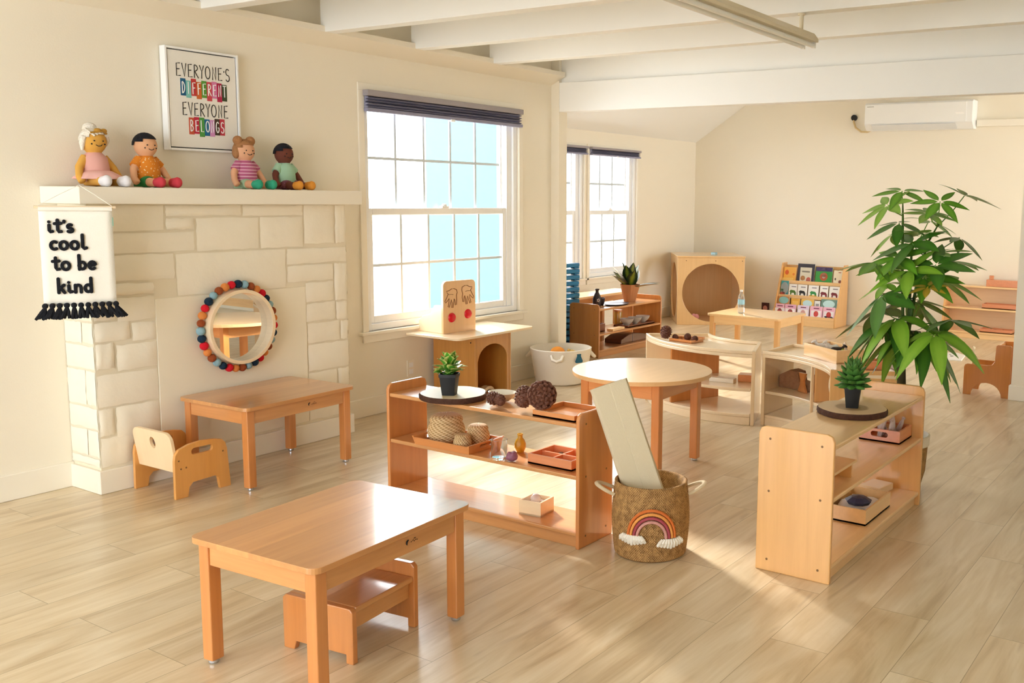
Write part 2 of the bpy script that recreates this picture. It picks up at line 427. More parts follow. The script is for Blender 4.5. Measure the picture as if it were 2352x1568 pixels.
def rrect(w, h, r, n=5, cx=0, cy=0, corners=(1, 1, 1, 1)):
    """rounded rectangle outline; corners from lower left, counter-clockwise"""
    out = []
    cs = [(-w / 2 + r, -h / 2 + r, pi), (w / 2 - r, -h / 2 + r, 1.5 * pi), (w / 2 - r, h / 2 - r, 0), (-w / 2 + r, h / 2 - r, .5 * pi)]
    sq = [(-w / 2, -h / 2), (w / 2, -h / 2), (w / 2, h / 2), (-w / 2, h / 2)]
    for k, (x, y, a0) in enumerate(cs):
        if corners[k]:
            out += [(cx + x + r * cos(a0 + pi / 2 * i / n), cy + y + r * sin(a0 + pi / 2 * i / n)) for i in range(n + 1)]
        else: out.append((cx + sq[k][0], cy + sq[k][1]))
    return out
def ell(rx, ry, n=24, cx=0, cy=0):
    return [(cx + rx * cos(2 * pi * i / n), cy + ry * sin(2 * pi * i / n)) for i in range(n)]
def arcp(cx, cy, rx, ry, a0, a1, n=10):
    return [(cx + rx * cos(radians(a0 + (a1 - a0) * i / n)), cy + ry * sin(radians(a0 + (a1 - a0) * i / n))) for i in range(n + 1)]
XY = lambda u, v, w: Vector((u, v, w))
XZ = lambda u, v, w: Vector((u, w, v))
YZ = lambda u, v, w: Vector((w, u, v))

def tag(o, label, cat, group=None):
    o['label'] = label; o['category'] = cat
    if group: o['group'] = group
    return o
def thing(name, label, cat, loc=(0, 0, 0), rz=0, group=None):
    o = bpy.data.objects.new(name, None); COL.objects.link(o)
    o.location = loc; o.rotation_euler = (0, 0, rz); o.empty_display_size = .05
    return tag(o, label, cat, group)
def struct(o, label=None):
    o['kind'] = 'structure'
    if label: o['label'] = label
    return o
def dup(root, label, loc, rz=None, scale=None, group=None):
    r = root.copy(); COL.objects.link(r); r.location = loc
    if rz is not None: r.rotation_euler = (0, 0, rz)
    if scale: r.scale = (scale,) * 3 if not isinstance(scale, (tuple, list)) else scale
    r['label'] = label
    if group: r['group'] = group
    for ch in list(root.children):
        c = ch.copy(); COL.objects.link(c); c.parent = r
        for g in list(ch.children):
            d = g.copy(); COL.objects.link(d); d.parent = c
    return r
def at(o, loc, rz=0):
    o.location = loc; o.rotation_euler = (0, 0, rz); return o

# ------------------------------------------------------------------ stroke lettering
def glyph(ch):
    A = arcp
    G = {
     'i': ([[(.12, .5), (.12, .12), (.2, .02), (.32, .06)], [(.12, .72), (.121, .721)]], .4),
     't': ([[(.2, .85), (.2, .15), (.28, .02), (.42, .05)], [(0, .6), (.42, .62)]], .5),
     "'": ([[(.06, .78), (.05, .7)]], .16),
     's': ([A(.2, .4, .15, .13, 50, 270, 8) + A(.2, .14, .17, .13, 90, -140, 8)], .46),
     'c': ([A(.25, .27, .23, .27, 55, 305, 12)], .52),
     'o': ([A(.27, .27, .24, .27, 90, 450, 16)], .64),
     'l': ([[(.1, 1), (.1, .12), (.2, .02), (.34, .08)]], .4),
     'b': ([[(.08, 1), (.08, 0)], A(.27, .27, .21, .25, 200, -140, 14)], .6),
     'e': ([[(.06, .26), (.46, .32)] + A(.27, .27, .22, .26, 12, 310, 12)], .56),
     'k': ([[(.08, 1), (.08, 0)], [(.44, .55), (.1, .26)], [(.2, .34), (.46, .0)]], .56),
     'n': ([[(.08, .52), (.08, 0)], [(.08, .3)] + A(.27, .3, .18, .22, 150, 0, 8) + [(.45, 0)]], .6),
     'd': ([[(.46, 1), (.46, 0)], A(.26, .27, .21, .25, 340, 40, 14)], .6),
     'E': ([[(.45, 1), (.08, .97), (.06, 0), (.48, .03)], [(.07, .52), (.38, .54)]], .6),
     'V': ([[(0, 1), (.26, 0), (.46, 1)]], .56),
     'R': ([[(.06, 0), (.08, 1)] + A(.1, .76, .34, .24, 90, -90, 8) + [(.5, 0)]], .6),
     'Y': ([[(0, 1), (.24, .5), (.46, 1)], [(.24, .5), (.2, 0)]], .54),
     'O': ([A(.3, .5, .28, .48, 90, 450, 18)], .72),
     'N': ([[(.06, 0), (.08, 1), (.42, 0), (.46, 1)]], .6),
     'S': ([A(.24, .74, .2, .25, 40, 270, 9) + A(.24, .25, .22, .25, 90, -150, 9)], .56),
     'D': ([[(.08, 0), (.08, 1)] + A(.08, .5, .36, .5, 90, -90, 10)], .56),
     'I': ([[(.2, 1), (.2, 0)]], .4),
     'F': ([[(.45, 1), (.08, .98), (.08, 0)], [(.08, .52), (.38, .54)]], .56),
     'T': ([[(0, 1), (.46, 1)], [(.23, 1), (.23, 0)]], .56),
     'B': ([[(.08, 0), (.08, 1)] + A(.08, .76, .32, .24, 90, -90, 8) + A(.08, .26, .38, .26, 90, -90, 8)], .58),
     'L': ([[(.08, 1), (.08, 0), (.44, .02)]], .54),
     'G': ([A(.28, .5, .25, .48, 50, 330, 12) + [(.5, .45), (.32, .45)]], .6),
    }
    return G.get(ch, ([], .4))
def write(b, txt, x, z, h, r, y, sx=1.0, gap=.08, flat=.5):
    """strokes in the local XZ plane, front facing -Y"""
    for ch in txt:
        if ch == ' ': x += .38 * h * sx; continue
        st, w = glyph(ch)
        for pl in st:
            P = [(x + p[0] * h * sx, y, z + p[1] * h) for p in pl]
            if len(P) < 2: continue
            a, c = Vector(P[0]), Vector(P[-1])
            d0 = (a - Vector(P[1])).normalized(); d1 = (c - Vector(P[-2])).normalized()
            P = [a + d0 * r * .9, a + d0 * r * .6] + P + [c + d1 * r * .6, c + d1 * r * .9]
            R = [r * .35, r * .8] + [r] * len(pl) + [r * .8, r * .35]
            b.tube(P, R, 8, flat=(Vector((0, 1, 0)), flat))
        x += (w + gap) * h * sx
    return x

# ================================================================== ROOM
WY, WB, XB = 5.0, 6.25, 11.2
struct(B().bx(-3.2, XB + .1, -4.6, WB + .12, -.06, 0).done('floor', 'floor'), 'pale oak plank floor')

def wall_with_holes(name, x0, x1, z0, z1, y, t, holes, m='wall'):
    b = B()
    xs = sorted({x0, x1, *[h[0] for h in holes], *[h[1] for h in holes]})
    for a, c in zip(xs, xs[1:]):
        hs = [h for h in holes if h[0] <= a and h[1] >= c]
        if hs:
            b.bx(a, c, y, y + t, z0, hs[0][2]); b.bx(a, c, y, y + t, hs[0][3], z1)
        else: b.bx(a, c, y, y + t, z0, z1)
    return struct(b.done(name, m))
W1 = (4.49, 6.07, .575, 2.165)
wall_with_holes('wall_left', -3.2, 6.5, 0, 2.74, WY, .14, [W1])
W2, W3 = (7.74, 8.70, .60, 2.03), (8.80, 9.77, .60, 2.03)
wall_with_holes('wall_far_left', 6.5, XB + .1, 0, 3.3, WB, .12, [W2, W3])
struct(B().bx(6.5, 6.61, 4.92, WB, 0, 2.74).done('wall_pier', 'wall'))
struct(B().bx(XB, XB + .1, -4.6, WB + .12, 0, 3.3).done('wall_back', 'wall'))
struct(B().bx(7.68, 7.8, -4.6, 1.484, 0, 2.74).done('wall_partition', 'wall'))
struct(B().bx(-3.2, 7.68, -4.6, -4.5, 0, 2.74).done('wall_right', 'wall'))
struct(B().bx(-3.3, -3.2, -4.6, -.2, 0, 2.74).done('wall_rear_light_block', 'wall'))  # unseen part wall, added to keep fill light off the near right floor
struct(B().bx(6.5, 6.61, -4.5, 4.92, 2.185, 2.42).bx(6.53, 6.61, -4.5, 4.92, 2.42, 2.74).done('wall_header', 'ceil', bevel=.004))
struct(B().bx(-3.2, 6.61, -4.6, 5.14, 2.685, 2.8).done('ceiling', 'ceil'))
b = B()
b.plate([(WB + .1, 2.15), (WB + .1, 2.21), (5.35, 2.86), (-4.6, 2.86), (-4.6, 2.80), (5.33, 2.80)], [], XB + .1 - 6.61, lambda u, v, w: Vector((6.61 + w, u, v)))
struct(b.done('ceiling_far', 'ceil'))
# crown wedge where the beams die into the wall
struct(B().plate([(5.0, 2.40), (5.0, 2.50), (4.86, 2.50), (4.86, 2.465)], [], 9.7, lambda u, v, w: Vector((-3.2 + w, u, v))).done('trim_crown', 'wall'))
for k, x in enumerate((.86, 1.66, 2.46, 3.26, 4.08, 4.83, 5.62)):
    struct(B().bx(x, x + .09, -4.5, 4.9, 2.465, 2.74).done('ceiling_beam', 'ceil', bevel=.003))
# baseboards
def bb(name, x0, x1, y0, y1, h=.128):
    struct(B().bx(x0, x1, y0, y1, 0, h).done(name, 'trim', bevel=.004))
bb('baseboard_left', -3.2, 2.53, WY - .014, WY)
bb('baseboard_window', 4.1, 6.5, WY - .014, WY)
bb('baseboard_pier', 6.486, 6.5, 4.906, WY - .014); bb('baseboard_jamb', 6.486, 6.624, 4.906, 4.92)
bb('baseboard_partition', 7.666, 7.68, -4.5, 1.498, .115); bb('baseboard_partition_end', 7.68, 7.8, 1.484, 1.498, .115)
bb('baseboard_back', XB - .014, XB, -4.5, WB); bb('baseboard_far_left', 6.61, XB - .014, WB - .014, WB)

# ---- windows
def window(name, x0, x1, z0, z1, y, wall_t, cols, casing=.05, sill=True, gw=.0095):
    root = bpy.data.objects.new(name, None); COL.objects.link(root); root.location = (x0, y, z0); root['kind'] = 'structure'
    W, H = x1 - x0, z1 - z0
    fr = B()
    t = .045
    for a in ((0, t, 0, H), (W - t, W, 0, H), (t, W - t, H - t, H), (t, W - t, 0, t)):
        fr.bx(a[0], a[1], .012, wall_t - .01, a[2], a[3])
    fr.bx(W - t - .055, W - t, .035, .075, t, H - t)          # side track seen on the right
    fr.done('frame', 'vinyl', root, bevel=.003)
    mid = (H * .5 + .0)
    for nm, za, zb, ya in (('upper_sash', mid - .02, H - t, .075), ('lower_sash', t, mid + .03, .04)):
        s = B(); r = .05 if nm == 'lower_sash' else .035
        xa, xb = t + .012, W - t - .058
        s.bx(xa, xa + r * .8, ya, ya + .035, za, zb); s.bx(xb - r * .8, xb, ya, ya + .035, za, zb)
        s.bx(xa + r * .8, xb - r * .8, ya, ya + .035, za, za + r); s.bx(xa + r * .8, xb - r * .8, ya, ya + .035, zb - r * .9, zb)
        so = s.done(nm, 'vinyl', root, bevel=.004)
        g = B(); ia, ib = xa + r * .8, xb - r * .8; ja, jb = za + r, zb - r * .9
        for i in range(1, cols): g.bx(ia + (ib - ia) * i / cols - gw, ia + (ib - ia) * i / cols + gw, ya + .012, ya + .022, ja, jb)
        g.bx(ia, ib, ya + .0115, ya + .0225, (ja + jb) / 2 - gw, (ja + jb) / 2 + gw)
        g.done('muntins', 'grid', so)
        B().bx(ia, ib, ya + .015, ya + .019, ja, jb).done('pane', 'pane', so)
    B().bx(W * .5 - .035, W * .5 + .035, .03, .06, mid + .03, mid + .045).ball((W * .5, .045, mid + .05), .016, 10, (1.6, .9, .8)).done('sash_lock', 'vinyl', root, bevel=.003)
    c = B()
    k = casing
    c.bx(-k, 0, -.012, 0, .0, H); c.bx(W, W + k, -.012, 0, .0, H); c.bx(-k, W + k, -.012, 0, H, H + k)
    c.done('casing', 'trim', root, bevel=.003)
    if sill:
        B().bx(-k - .03, W + k + .03, -.035, .04, -.022, 0).bx(-k, W + k, -.014, 0, -.075, -.022).done('sill', 'trim', root, bevel=.004)
    return root
window('window_1', *W1, WY, .14, 5)
window('window_2', *W2, WB, .12, 3, .04, gw=.012)
window('window_3', *W3, WB, .12, 3, .04, gw=.012)

M['shade'] = bands('pleated_shade', ['9292ac', '777790'], 14, rough=.8)
M['shade_rail'] = mat('taupe_rail', 'a09aa0', .5)
def blind(label, x0, x1, z0, z1, y):
    W, H = x1 - x0, z1 - z0
    t = thing('window_blind', label, 'blind', (x0, y, z0))
    B().bx(0, W, -.05, .0, H * .72, H).done('head_rail', 'shade_rail', t, bevel=.004)
    s = B(); n = 4
    for i in range(n):
        za, zb = H * (.16 + .56 * i / n), H * (.16 + .56 * (i + 1) / n)
        s.plate([(-.012, za), (-.045, (za + zb) / 2), (-.012, zb), (-.004, (za + zb) / 2)], [], W - .024, lambda u, v, w: Vector((.012 + w, u, v)))
    s.done('pleated_fabric', 'shade', t)
    B().bx(.004, W - .004, -.046, -.004, 0, H * .17).done('bottom_rail', 'shade', t, bevel=.004)
    B().bx(W * .5 - .02, W * .5 + .02, -.05, -.03, -.012, .004).done('pull_tab', 'vinyl', t, bevel=.002)
    return t
blind('grey pleated blind pulled up over the big window beside the fireplace', 4.475, 6.065, 2.03, 2.168, WY - .013)
blind('dark pleated blind on the half hidden far window next to the opening', 7.73, 8.715, 1.95, 2.04, WB - .013)
blind('dark pleated blind on the far window nearest the corner', 8.785, 9.785, 1.95, 2.04, WB - .013)

# ---- what stands outside
M['teal'] = mat('teal_siding', '598b95', .8, bump=.1, bscale=6)
M['siding'] = mat('white_siding', 'eceaf0', .8)
M['roofing'] = bands('corrugated_roof', ['e6f2f0', 'b6dcd8'], 5.5, 'X', .6)
M['ground'] = mat('concrete_yard', 'c9c4b8', .9)
struct(B().bx(6.468, 6.4995, WY + .1401, WB + .15, -.2, 3.2).bx(6.4995, XB, WB + .1201, WB + .15, -.2, .58).done('wall_outside', 'teal'), 'pale teal outside wall seen through the big window')
t = thing('garden_wall', 'white boarded fence outside the left half of the big window', 'fence', (5.2, 8.7, -.2))
b = B()
for i in range(6): b.bx(0, 5.2, .0 + .004 * (i % 2), .05, i * .27, i * .27 + .262)
b.done('boards', 'siding', t)
t = thing('patio_roof', 'striped corrugated patio roof at the top left of the big window', 'roof', (6.9, 9.3, 2.42))
B().plate([(0, 0), (2.2, .5), (2.2, .54), (0, .04)], [], 1.6, lambda u, v, w: Vector((u - .4, w - .3, v))).done('roof_sheet', 'roofing', t)
b = B().bx(-.1, -.03, .0, .07, -2.62, .04).done('post', 'siding', t)
struct(B().bx(2, 20, WB + .15, 16, -.3, -.2).bx(2, 6.5, 5.2, 6.4, -.3, -.2).done('ground_outside', 'ground'))

# ================================================================== FIREPLACE
FY = 4.74
t = thing('fireplace', 'white painted stone fireplace with a smooth filled-in centre', 'fireplace', (2.53, FY, 0))
def stone(b, fr, u0, u1, v0, v1, d=.012, nu=7, nv=5):
    """one rough ashlar; fr(u,v,w) with w pointing out of the wall"""
    g = .0035
    u0 += g; u1 -= g; v0 += g; v1 -= g
    rows = []
    sd = random.uniform(.7, 1.15)
    for j in range(nv + 1):
        row = []
        for i in range(nu + 1):
            e = i in (0, nu) or j in (0, nv)
            uu, vv = u0 + (u1 - u0) * i / nu, v0 + (v1 - v0) * j / nv
            if e: uu += random.uniform(-.003, .003); vv += random.uniform(-.003, .003)
            row.append(b.bm.verts.new(fr(uu, vv, .002 if e else d * sd * random.uniform(.72, 1.12))))
        rows.append(row)
    for j in range(nv):
        for i in range(nu):
            b._f([rows[j][i], rows[j][i + 1], rows[j + 1][i + 1], rows[j + 1][i]])
front = [(2.53, 2.92, 1.295, 1.428), (2.925, 3.37, 1.365, 1.428), (3.375, 3.778, 1.363, 1.428), (3.783, 4.005, 1.195, 1.428), (4.01, 4.095, 1.195, 1.428),
 (2.53, 3.085, 1.185, 1.29), (2.925, 3.088, 1.295, 1.36), (3.093, 3.478, 1.18, 1.36), (3.483, 3.778, 1.18, 1.36), (2.53, 2.965, 1.045, 1.18), (2.97, 3.65, .95, 1.175),
 (3.655, 4.095, 1.08, 1.175), (3.655, 3.99, .975, 1.075), (3.995, 4.095, .845, 1.075), (3.78, 3.99, .85, .97), (3.78, 3.998, .73, .845), (4.003, 4.095, .725, .84),
 (3.785, 4.028, .6, .725), (4.033, 4.095, .6, .72), (3.785, 4.095, .43, .595), (3.78, 4.0, .31, .425), (4.005, 4.095, .31, .425), (3.78, 4.095, .13, .305),
 (2.53, 2.85, .975, 1.04), (2.53, 2.643, .86, .97), (2.648, 2.85, .845, .97), (2.53, 2.713, .755, .855), (2.718, 2.85, .74, .84), (2.53, 2.628, .62, .75),
 (2.633, 2.848, .6, .735), (2.53, 2.846, .43, .595), (2.53, 2.61, .285, .425), (2.615, 2.847, .26, .425), (2.53, 2.70, .13, .28), (2.706, 2.845, .13, .255)]
sidef = [(0, .26, 1.24, 1.428), (0, .12, 1.08, 1.235), (.12, .26, 1.08, 1.235), (0, .26, .975, 1.075), (0, .26, .86, .97), (0, .1, .75, .855), (.1, .26, .745, .855), (0, .26, .62, .74),
 (0, .09, .44, .615), (.09, .26, .435, .615), (0, .26, .32, .43), (0, .1, .18, .315), (.1, .26, .18, .315), (0, .26, .13, .175)]
b = B(); b.sm = True
for s in front: stone(b, lambda u, v, w: Vector((u, -w - .001, v)), s[0] - 2.53, s[1] - 2.53, s[2], s[3])
for s in sidef: stone(b, lambda u, v, w: Vector((-w - .001, u, v)), *s)
for s in sidef: stone(b, lambda u, v, w: Vector((1.565 + w + .001, u, v)), *s)
b.done('stonework', 'stone', t)
B().bx(0, 1.565, .0, .258, 0, 1.43).done('core', 'mortar', t)
B().bx(.318, 1.252, -.005, .03, .13, .948).done('centre_panel', 'plaster', t, bevel=.003)
B().bx(-.018, 1.585, -.018, .0, 0, .118).bx(-.018, -.0001, .0001, .258, 0, .118).bx(1.5651, 1.585, .0001, .258, 0, .118).done('base_board', 'trim', t, bevel=.004)
B().bx(-.08, 1.62, -.095, .258, 1.43, 1.512).done('mantel_shelf', 'trim', t, bevel=.004)

# ---- framed print
t = thing('framed_print', 'white framed print with colourful lettering leaning above the mantel', 'picture', (3.095, 4.945, 1.716))
Wp, Hp = .44, .545
b = B()
for a in ((0, .012, 0, Hp), (Wp - .012, Wp, 0, Hp), (.012, Wp - .012, 0, .012), (.012, Wp - .012, Hp - .012, Hp)): b.bx(a[0], a[1], 0, .048, a[2], a[3])
b.done('frame', 'white', t, bevel=.002)
B().bx(.012, Wp - .012, .03, .045, .012, Hp - .012).done('shadow_gap', 'ink', t)
cv = B().bx(.018, Wp - .018, .006, .04, .018, Hp - .018).done('canvas', 'canvas', t)
cols = ['1d5c86', '7fc4c0', 'c33a3a', 'cf6a2e', '5c9a3c', 'cf4a55', 'd77fae', 'b01f4a', '3c4a2e', 'c8553a', 'c02a45', '4f9a48', '1f6c98', 'cf8fc4', '4a3a2e', 'c33c4c']
ms = [mat('print_tile_%d' % i, c, .7) for i, c in enumerate(cols)]
b = B()
x = .085
for i in range(9):
    dz = random.uniform(-.008, .008); w = .031
    B().bx(x, x + w - .001, .0045, .0062, .289 + dz - (.012 if i in (5, 7) else 0), .38 + dz).done('colour_tile', ms[i], cv); x += w
x = .125
for i in range(7):
    dz = random.uniform(-.008, .008); w = .031
    B().bx(x, x + w - .001, .0045, .0062, .088 + dz - (.014 if i in (2,) else 0), .178 + dz).done('colour_tile', ms[9 + i], cv); x += w
for tx in (("EVERYONE'S", .062, .394, .068), ("EVERYONE", .09, .19, .068)):
    b = B(); write(b, *tx, .0026, .005, .76, .085); b.done('black_lettering', 'ink', cv)
b = B()
for i, ch in enumerate('DIFFERENT'): write(b, ch, .0915 + .031 * i, .306, .06, .0028, .004, .62)
b.done('white_lettering', 'white', cv); b = B()
for i, ch in enumerate('BELONGS'): write(b, ch, .1315 + .031 * i, .106, .06, .0028, .004, .62)
b.done('white_lettering', 'white', cv)

# ---- banner at the mantel corner
ang = atan2(-.4637, .886)
t = thing('fabric_banner', "white cloth banner lettered it's cool to be kind, hung on the mantel corner", 'banner', (2.407, 4.60, .965), ang)
HB = .45
b = B(); b.sm = True
nx, nz = 10, 12
rows = []
for j in range(nz + 1):
    rows.append([b.bm.verts.new((-.147 + .294 * i / nx, .006 * sin(i * .9) * (1 - j / nz) * (1 - j / nz), HB * j / nz)) for i in range(nx + 1)])
for j in range(nz):
    for i in range(nx): b._f([rows[j][i], rows[j][i + 1], rows[j + 1][i + 1], rows[j + 1][i]])
cl = b.done('cloth', 'cotton', t, solid=.003)
b = B()
for txt, x, z in (("it's", -.115, .338), ("cool", -.107, .26), ("to be", -.103, .166), ("kind", -.09, .06)): write(b, txt, x, z, .065, .0074, -.009, .93, .07, flat=.4)
b.done('lettering', 'navy_ink', cl)
B().tube([(-.163, -.002, HB + .002), (.163, -.002, HB + .002)], .006, 10).done('rod', 'pale', t, smooth=True)
B().tube([(-.147, -.004, HB - .006), (.147, -.004, HB - .006)], .0105, 10).done('rod_pocket', 'cotton', cl, smooth=True)
for i in range(11):
    x = -.143 + .0286 * i
    b = B(); k = (i - 5) / 5
    b.ball((x, -.004, .0), .013, 10)
    for q in range(7):
        a = random.uniform(-.02, .02)
        b.tube([(x, -.004, -.006), (x + k * .01 + a * .5, -.006 + random.uniform(-.006, .006), -.03), (x + k * .028 + a, -.004 + random.uniform(-.008, .008), -.056 - random.uniform(0, .008))], [.006, .008, .006], 6)
    b.done('tassel', 'navy_ink', t, smooth=True)
B().tube([(-.147, -.002, HB + .008), (-.06, .03, HB + .06), (.02, .058, HB + .103)], .0015, 6).tube([(.147, -.002, HB + .008), (.08, .03, HB + .06), (.02, .058, HB + .103)], .0015, 6).done('hanging_string', 'cotton', t)
B().bx(.148, .150, -.004, .008, HB - .085, HB - .045).done('care_tag', mat('teal_tag', '5fb9a8', .7), t)

# ---- mirror with felt balls
t = thing('round_mirror', 'round wooden mirror ringed with coloured felt balls on the fireplace', 'mirror', (3.29, 4.712, .765))
FR = lambda r0, r1, w0, w1, b: b.plate(ell(r1, r1, 56), [ell(r0, r0, 56)], w1 - w0, lambda u, v, w: Vector((u, w0 + w, v)))
B().plate(ell(.205, .205, 56), [ell(.186, .186, 56)], .07, lambda u, v, w: Vector((u, -.072 + w, v))).done('frame', 'pale', t, bevel=.003)
B().plate(ell(.187, .187, 56), [], .004, lambda u, v, w: Vector((u, -.02 + w, v))).done('mirror_glass', 'mirror', t)
fc = [mat('felt_' + n, c, .95, bump=.5, bscale=250) for n, c in (('navy', '142f45'), ('red', 'd8142a'), ('orange', 'e08a45'), ('brown', '9a4a22'), ('light_blue', '8fb3c0'))]
for i in range(35):
    a = pi / 2 - .03 + 2 * pi * i / 35
    b = B(); b.ball((.227 * cos(a), -.024, .232 * sin(a)), .0225 * random.uniform(.93, 1.05), 12)
    b.done('felt_ball', fc[i % 5], t, smooth=True)

# ---- dolls on the mantel
def doll(label, x, skin, hair, style, top_m, bottom_m, shoe, rz, y=4.872, h=1.0):
    t = thing('cloth_doll', label, 'doll', (x, y, 1.513), rz, 'cloth dolls on the mantel'); t.scale = (h, h, h)
    sk = mat('doll_skin_' + style, skin, .9)
    b = B()
    b.lathe([(0, .0), (.05, .005), (.06, .03), (.056, .09), (.05, .135), (.025, .16), (.0, .163)], n=16)
    b.ball((0, 0, .213), .058, 18, (1, .92, 1.05))
    b.tube([(0, 0, .14), (0, 0, .18)], .024, 10)
    for s in (-1, 1):
        b.tube([(s * .044, 0, .14), (s * .08, -.012, .09), (s * .094, -.035, .048), (s * .09, -.055, .02)], [.02, .019, .017, .019], 10)
        b.tube([(s * .03, -.02, .03), (s * .038, -.09, .026), (s * .044, -.17, .024)], [.028, .023, .022], 10)
    b.done('body', sk, t, remesh=.006)
    b = B()
    for s in (-1, 1): b.ball((s * .021 - .003, -.052, .215), .0036, 8); b.ball((s * .031 - .003, -.047, .2), .004, 8, (1, .4, 1))
    b.tube([(-.016, -.0505, .196), (-.005, -.0525, .19), (.007, -.0522, .192), (.014, -.0495, .198)], .0018, 6)
    b.done('face', 'ink', t, smooth=True)
    hm = mat('doll_hair_' + style, hair, .9, bump=.6, bscale=120)
    b = B()
    tilt = Vector((-.18, .32, .9)).normalized()
    b.ball((0, .003, .214), .0625, 22, (1, .93, 1.05), keep=lambda p: p.dot(tilt) > .006)
    if style == 'braided':
        b.ball((-.008, .012, .278), .03, 16, (1, 1, .8))
        for q in range(4): b.tube([(-.02 + .016 * q, -.052 + .004 * q, .238 + .006 * q), (-.045 + .012 * q, -.02, .27), (-.03 + .01 * q, .03, .272)], .004, 6)
        b.tube([(-.055, -.02, .235), (-.06, -.012, .205), (-.057, -.005, .172)], [.012, .013, .006], 8); b.tube([(.05, -.028, .24), (.06, -.012, .22), (.058, 0, .195)], [.008, .01, .005], 8)
    if style == 'buns':
        b.ball((-.04, 0, .27), .026, 14); b.ball((.04, 0, .27), .026, 14); b.ball((-.05, .006, .205), .027, 12, (.6, 1, 1.3))
    b.done('hair', hm, t, smooth=True, solid=.002)
    if style == 'braided':
        g = mat('gold_bow', 'b98a32', .6)
        B().ball((.0, -.042, .265), .015, 10, (1.3, .6, .7)).ball((.032, -.036, .264), .014, 10, (1.2, .6, .8)).tube([(-.035, -.042, .252), (.02, -.046, .262), (.05, -.026, .252)], .005, 8).done('headband', g, t, smooth=True)
    b = B()
    b.lathe([(.062, .022), (.068, .03), (.063, .09), (.056, .137), (.03, .163), (.027, .166)], n=24)
    if style != 'braided':
        for s in (-1, 1): b.tube([(s * .036, 0, .143), (s * .07, -.008, .106)], [.026, .026], 12)
    b.done('shirt' if style != 'braided' else 'dress_top', top_m, t, smooth=True)
    b = B()
    if style == 'braided':
        b.lathe([(.055, .075), (.08, .062), (.104, .044), (.11, .036), (.1, .034), (.07, .045)], c=(0, -.03, 0), n=48, wob=lambda a, z: 1 + (.08 * sin(9 * a) if z < .05 else 0))
        b.done('skirt', bottom_m, t, smooth=True)
    else:
        b.lathe([(.0, .002), (.062, .004), (.064, .03), (.06, .045)], n=20)
        for s in (-1, 1): b.tube([(s * .03, -.015, .031), (s * .036, -.075, .028)], [.031, .028], 12)
        b.done('shorts', bottom_m, t, smooth=True)
    sm = mat('doll_shoes_' + style, shoe, .8)
    for s in (-1, 1):
        B().ball((s * .046, -.18, .027), .027, 12, (.85, 1.0, 1.05)).tube([(s * .042, -.14, .025), (s * .045, -.175, .026)], [.025, .026], 10).done('shoe', sm, t, remesh=.005)
    return t
doll('doll with white braided bun, gold headband and pink dress', 2.655, 'd7a24a', 'e9e2d6', 'braided', mat('pink_dress', 'dba59b', .9), mat('pink_tulle', 'eab7b0', .9), 'e2e0e6', .0, h=1.03)
doll('black-haired doll in an orange dotted shirt with red boots', 2.92, 'e3ae86', '17161c', 'short', dots('orange_dotted', 'dd8420', 'f0d9a8', 75), mat('green_shorts', '2f8f4f', .9), 'c63a48', .05)
doll('doll with two brown buns and a pink striped shirt', 3.50, 'e2ac88', 'a9774c', 'buns', bands('pink_stripes', ['b85f86', 'e6bccd'], 55), mat('mint_shorts', 'a9c8a8', .9), '2f9e7c', .0)
doll('dark-skinned doll in a mint shirt with orange shoes', 3.765, '6f3c2e', '1a1b24', 'cropped', mat('mint_shirt', 'a5ccae', .9), dots('plum_trousers', '7c4656', 'b07a84', 90), 'dd9434', .05, h=.97)

# ================================================================== FURNITURE
def brand_mark(t, x, y, z):
    b = B()
    b.tube([(x + .009 * cos(a), y, z + .009 * sin(a)) for a in [radians(q) for q in (75, 110, 150, 190, 225)]], [.001, .0025, .0032, .0028, .001], 6)
    for i, (u, v) in enumerate(((.012, -.002), (.02, .001), (.026, -.003), (.033, .0), (.04, -.002))):
        b.tube([(x + u, y, z + v), (x + u + .004, y, z + v + .002)], .0011, 6)
    b.tube([(x + .026, y, z + .007), (x + .031, y, z + .008), (x + .035, y, z + .007)], .001, 6)
    b.done('brand_mark', 'ink', t)
def rect_table(label, loc, rz, W, D, H, wd, legw=.045, over=.022, apron=.072, tt=.019, glide='chrome', logo=True, group=None):
    t = thing('activity_table', label, 'table', loc, rz, group)
    wx, wy, wz, wtop = wd
    B().plate(rrect(W, D, .035, 6), [], tt, lambda u, v, w: Vector((u, v, H - tt + w))).done('tabletop', wtop, t, bevel=.007, seg=3)
    lx, ly = W / 2 - over - legw / 2, D / 2 - over - legw / 2
    for sx in (-1, 1):
        for sy in (-1, 1):
            l = B().bx(sx * lx - legw / 2, sx * lx + legw / 2, sy * ly - legw / 2, sy * ly + legw / 2, .014, H - tt).done('leg', wz, t, bevel=.004)
            B().lathe([(.015, 0), (.017, .004), (.017, .014)], (sx * lx, sy * ly, 0), 14).done('glide', glide, l)
    za, zb = H - tt - apron, H - tt - .001
    for s in (-1, 1):
        B().bx(-lx + legw / 2, lx - legw / 2, s * (ly + .008) - .009, s * (ly + .008) + .009, za, zb).done('apron', wx, t, bevel=.002)
        B().bx(s * (lx + .008) - .009, s * (lx + .008) + .009, -ly + legw / 2, ly - legw / 2, za, zb).done('apron', wy, t, bevel=.002)
    if logo: brand_mark(t, .06, -ly - .0178, (za + zb) / 2)
    return t
BEE = ('beech', 'beech_y', 'beech_z', 'beech')
MAP = ('maple', 'maple_y', 'maple_z', 'maple')
rect_table('low beech table nearest the camera with a stool under it', (2.105, 2.508, 0), .068, .724, .556, .424, BEE)
rect_table('low beech table standing in front of the fireplace mirror', (3.29, 4.44, 0), .045, .725, .535, .432, BEE)
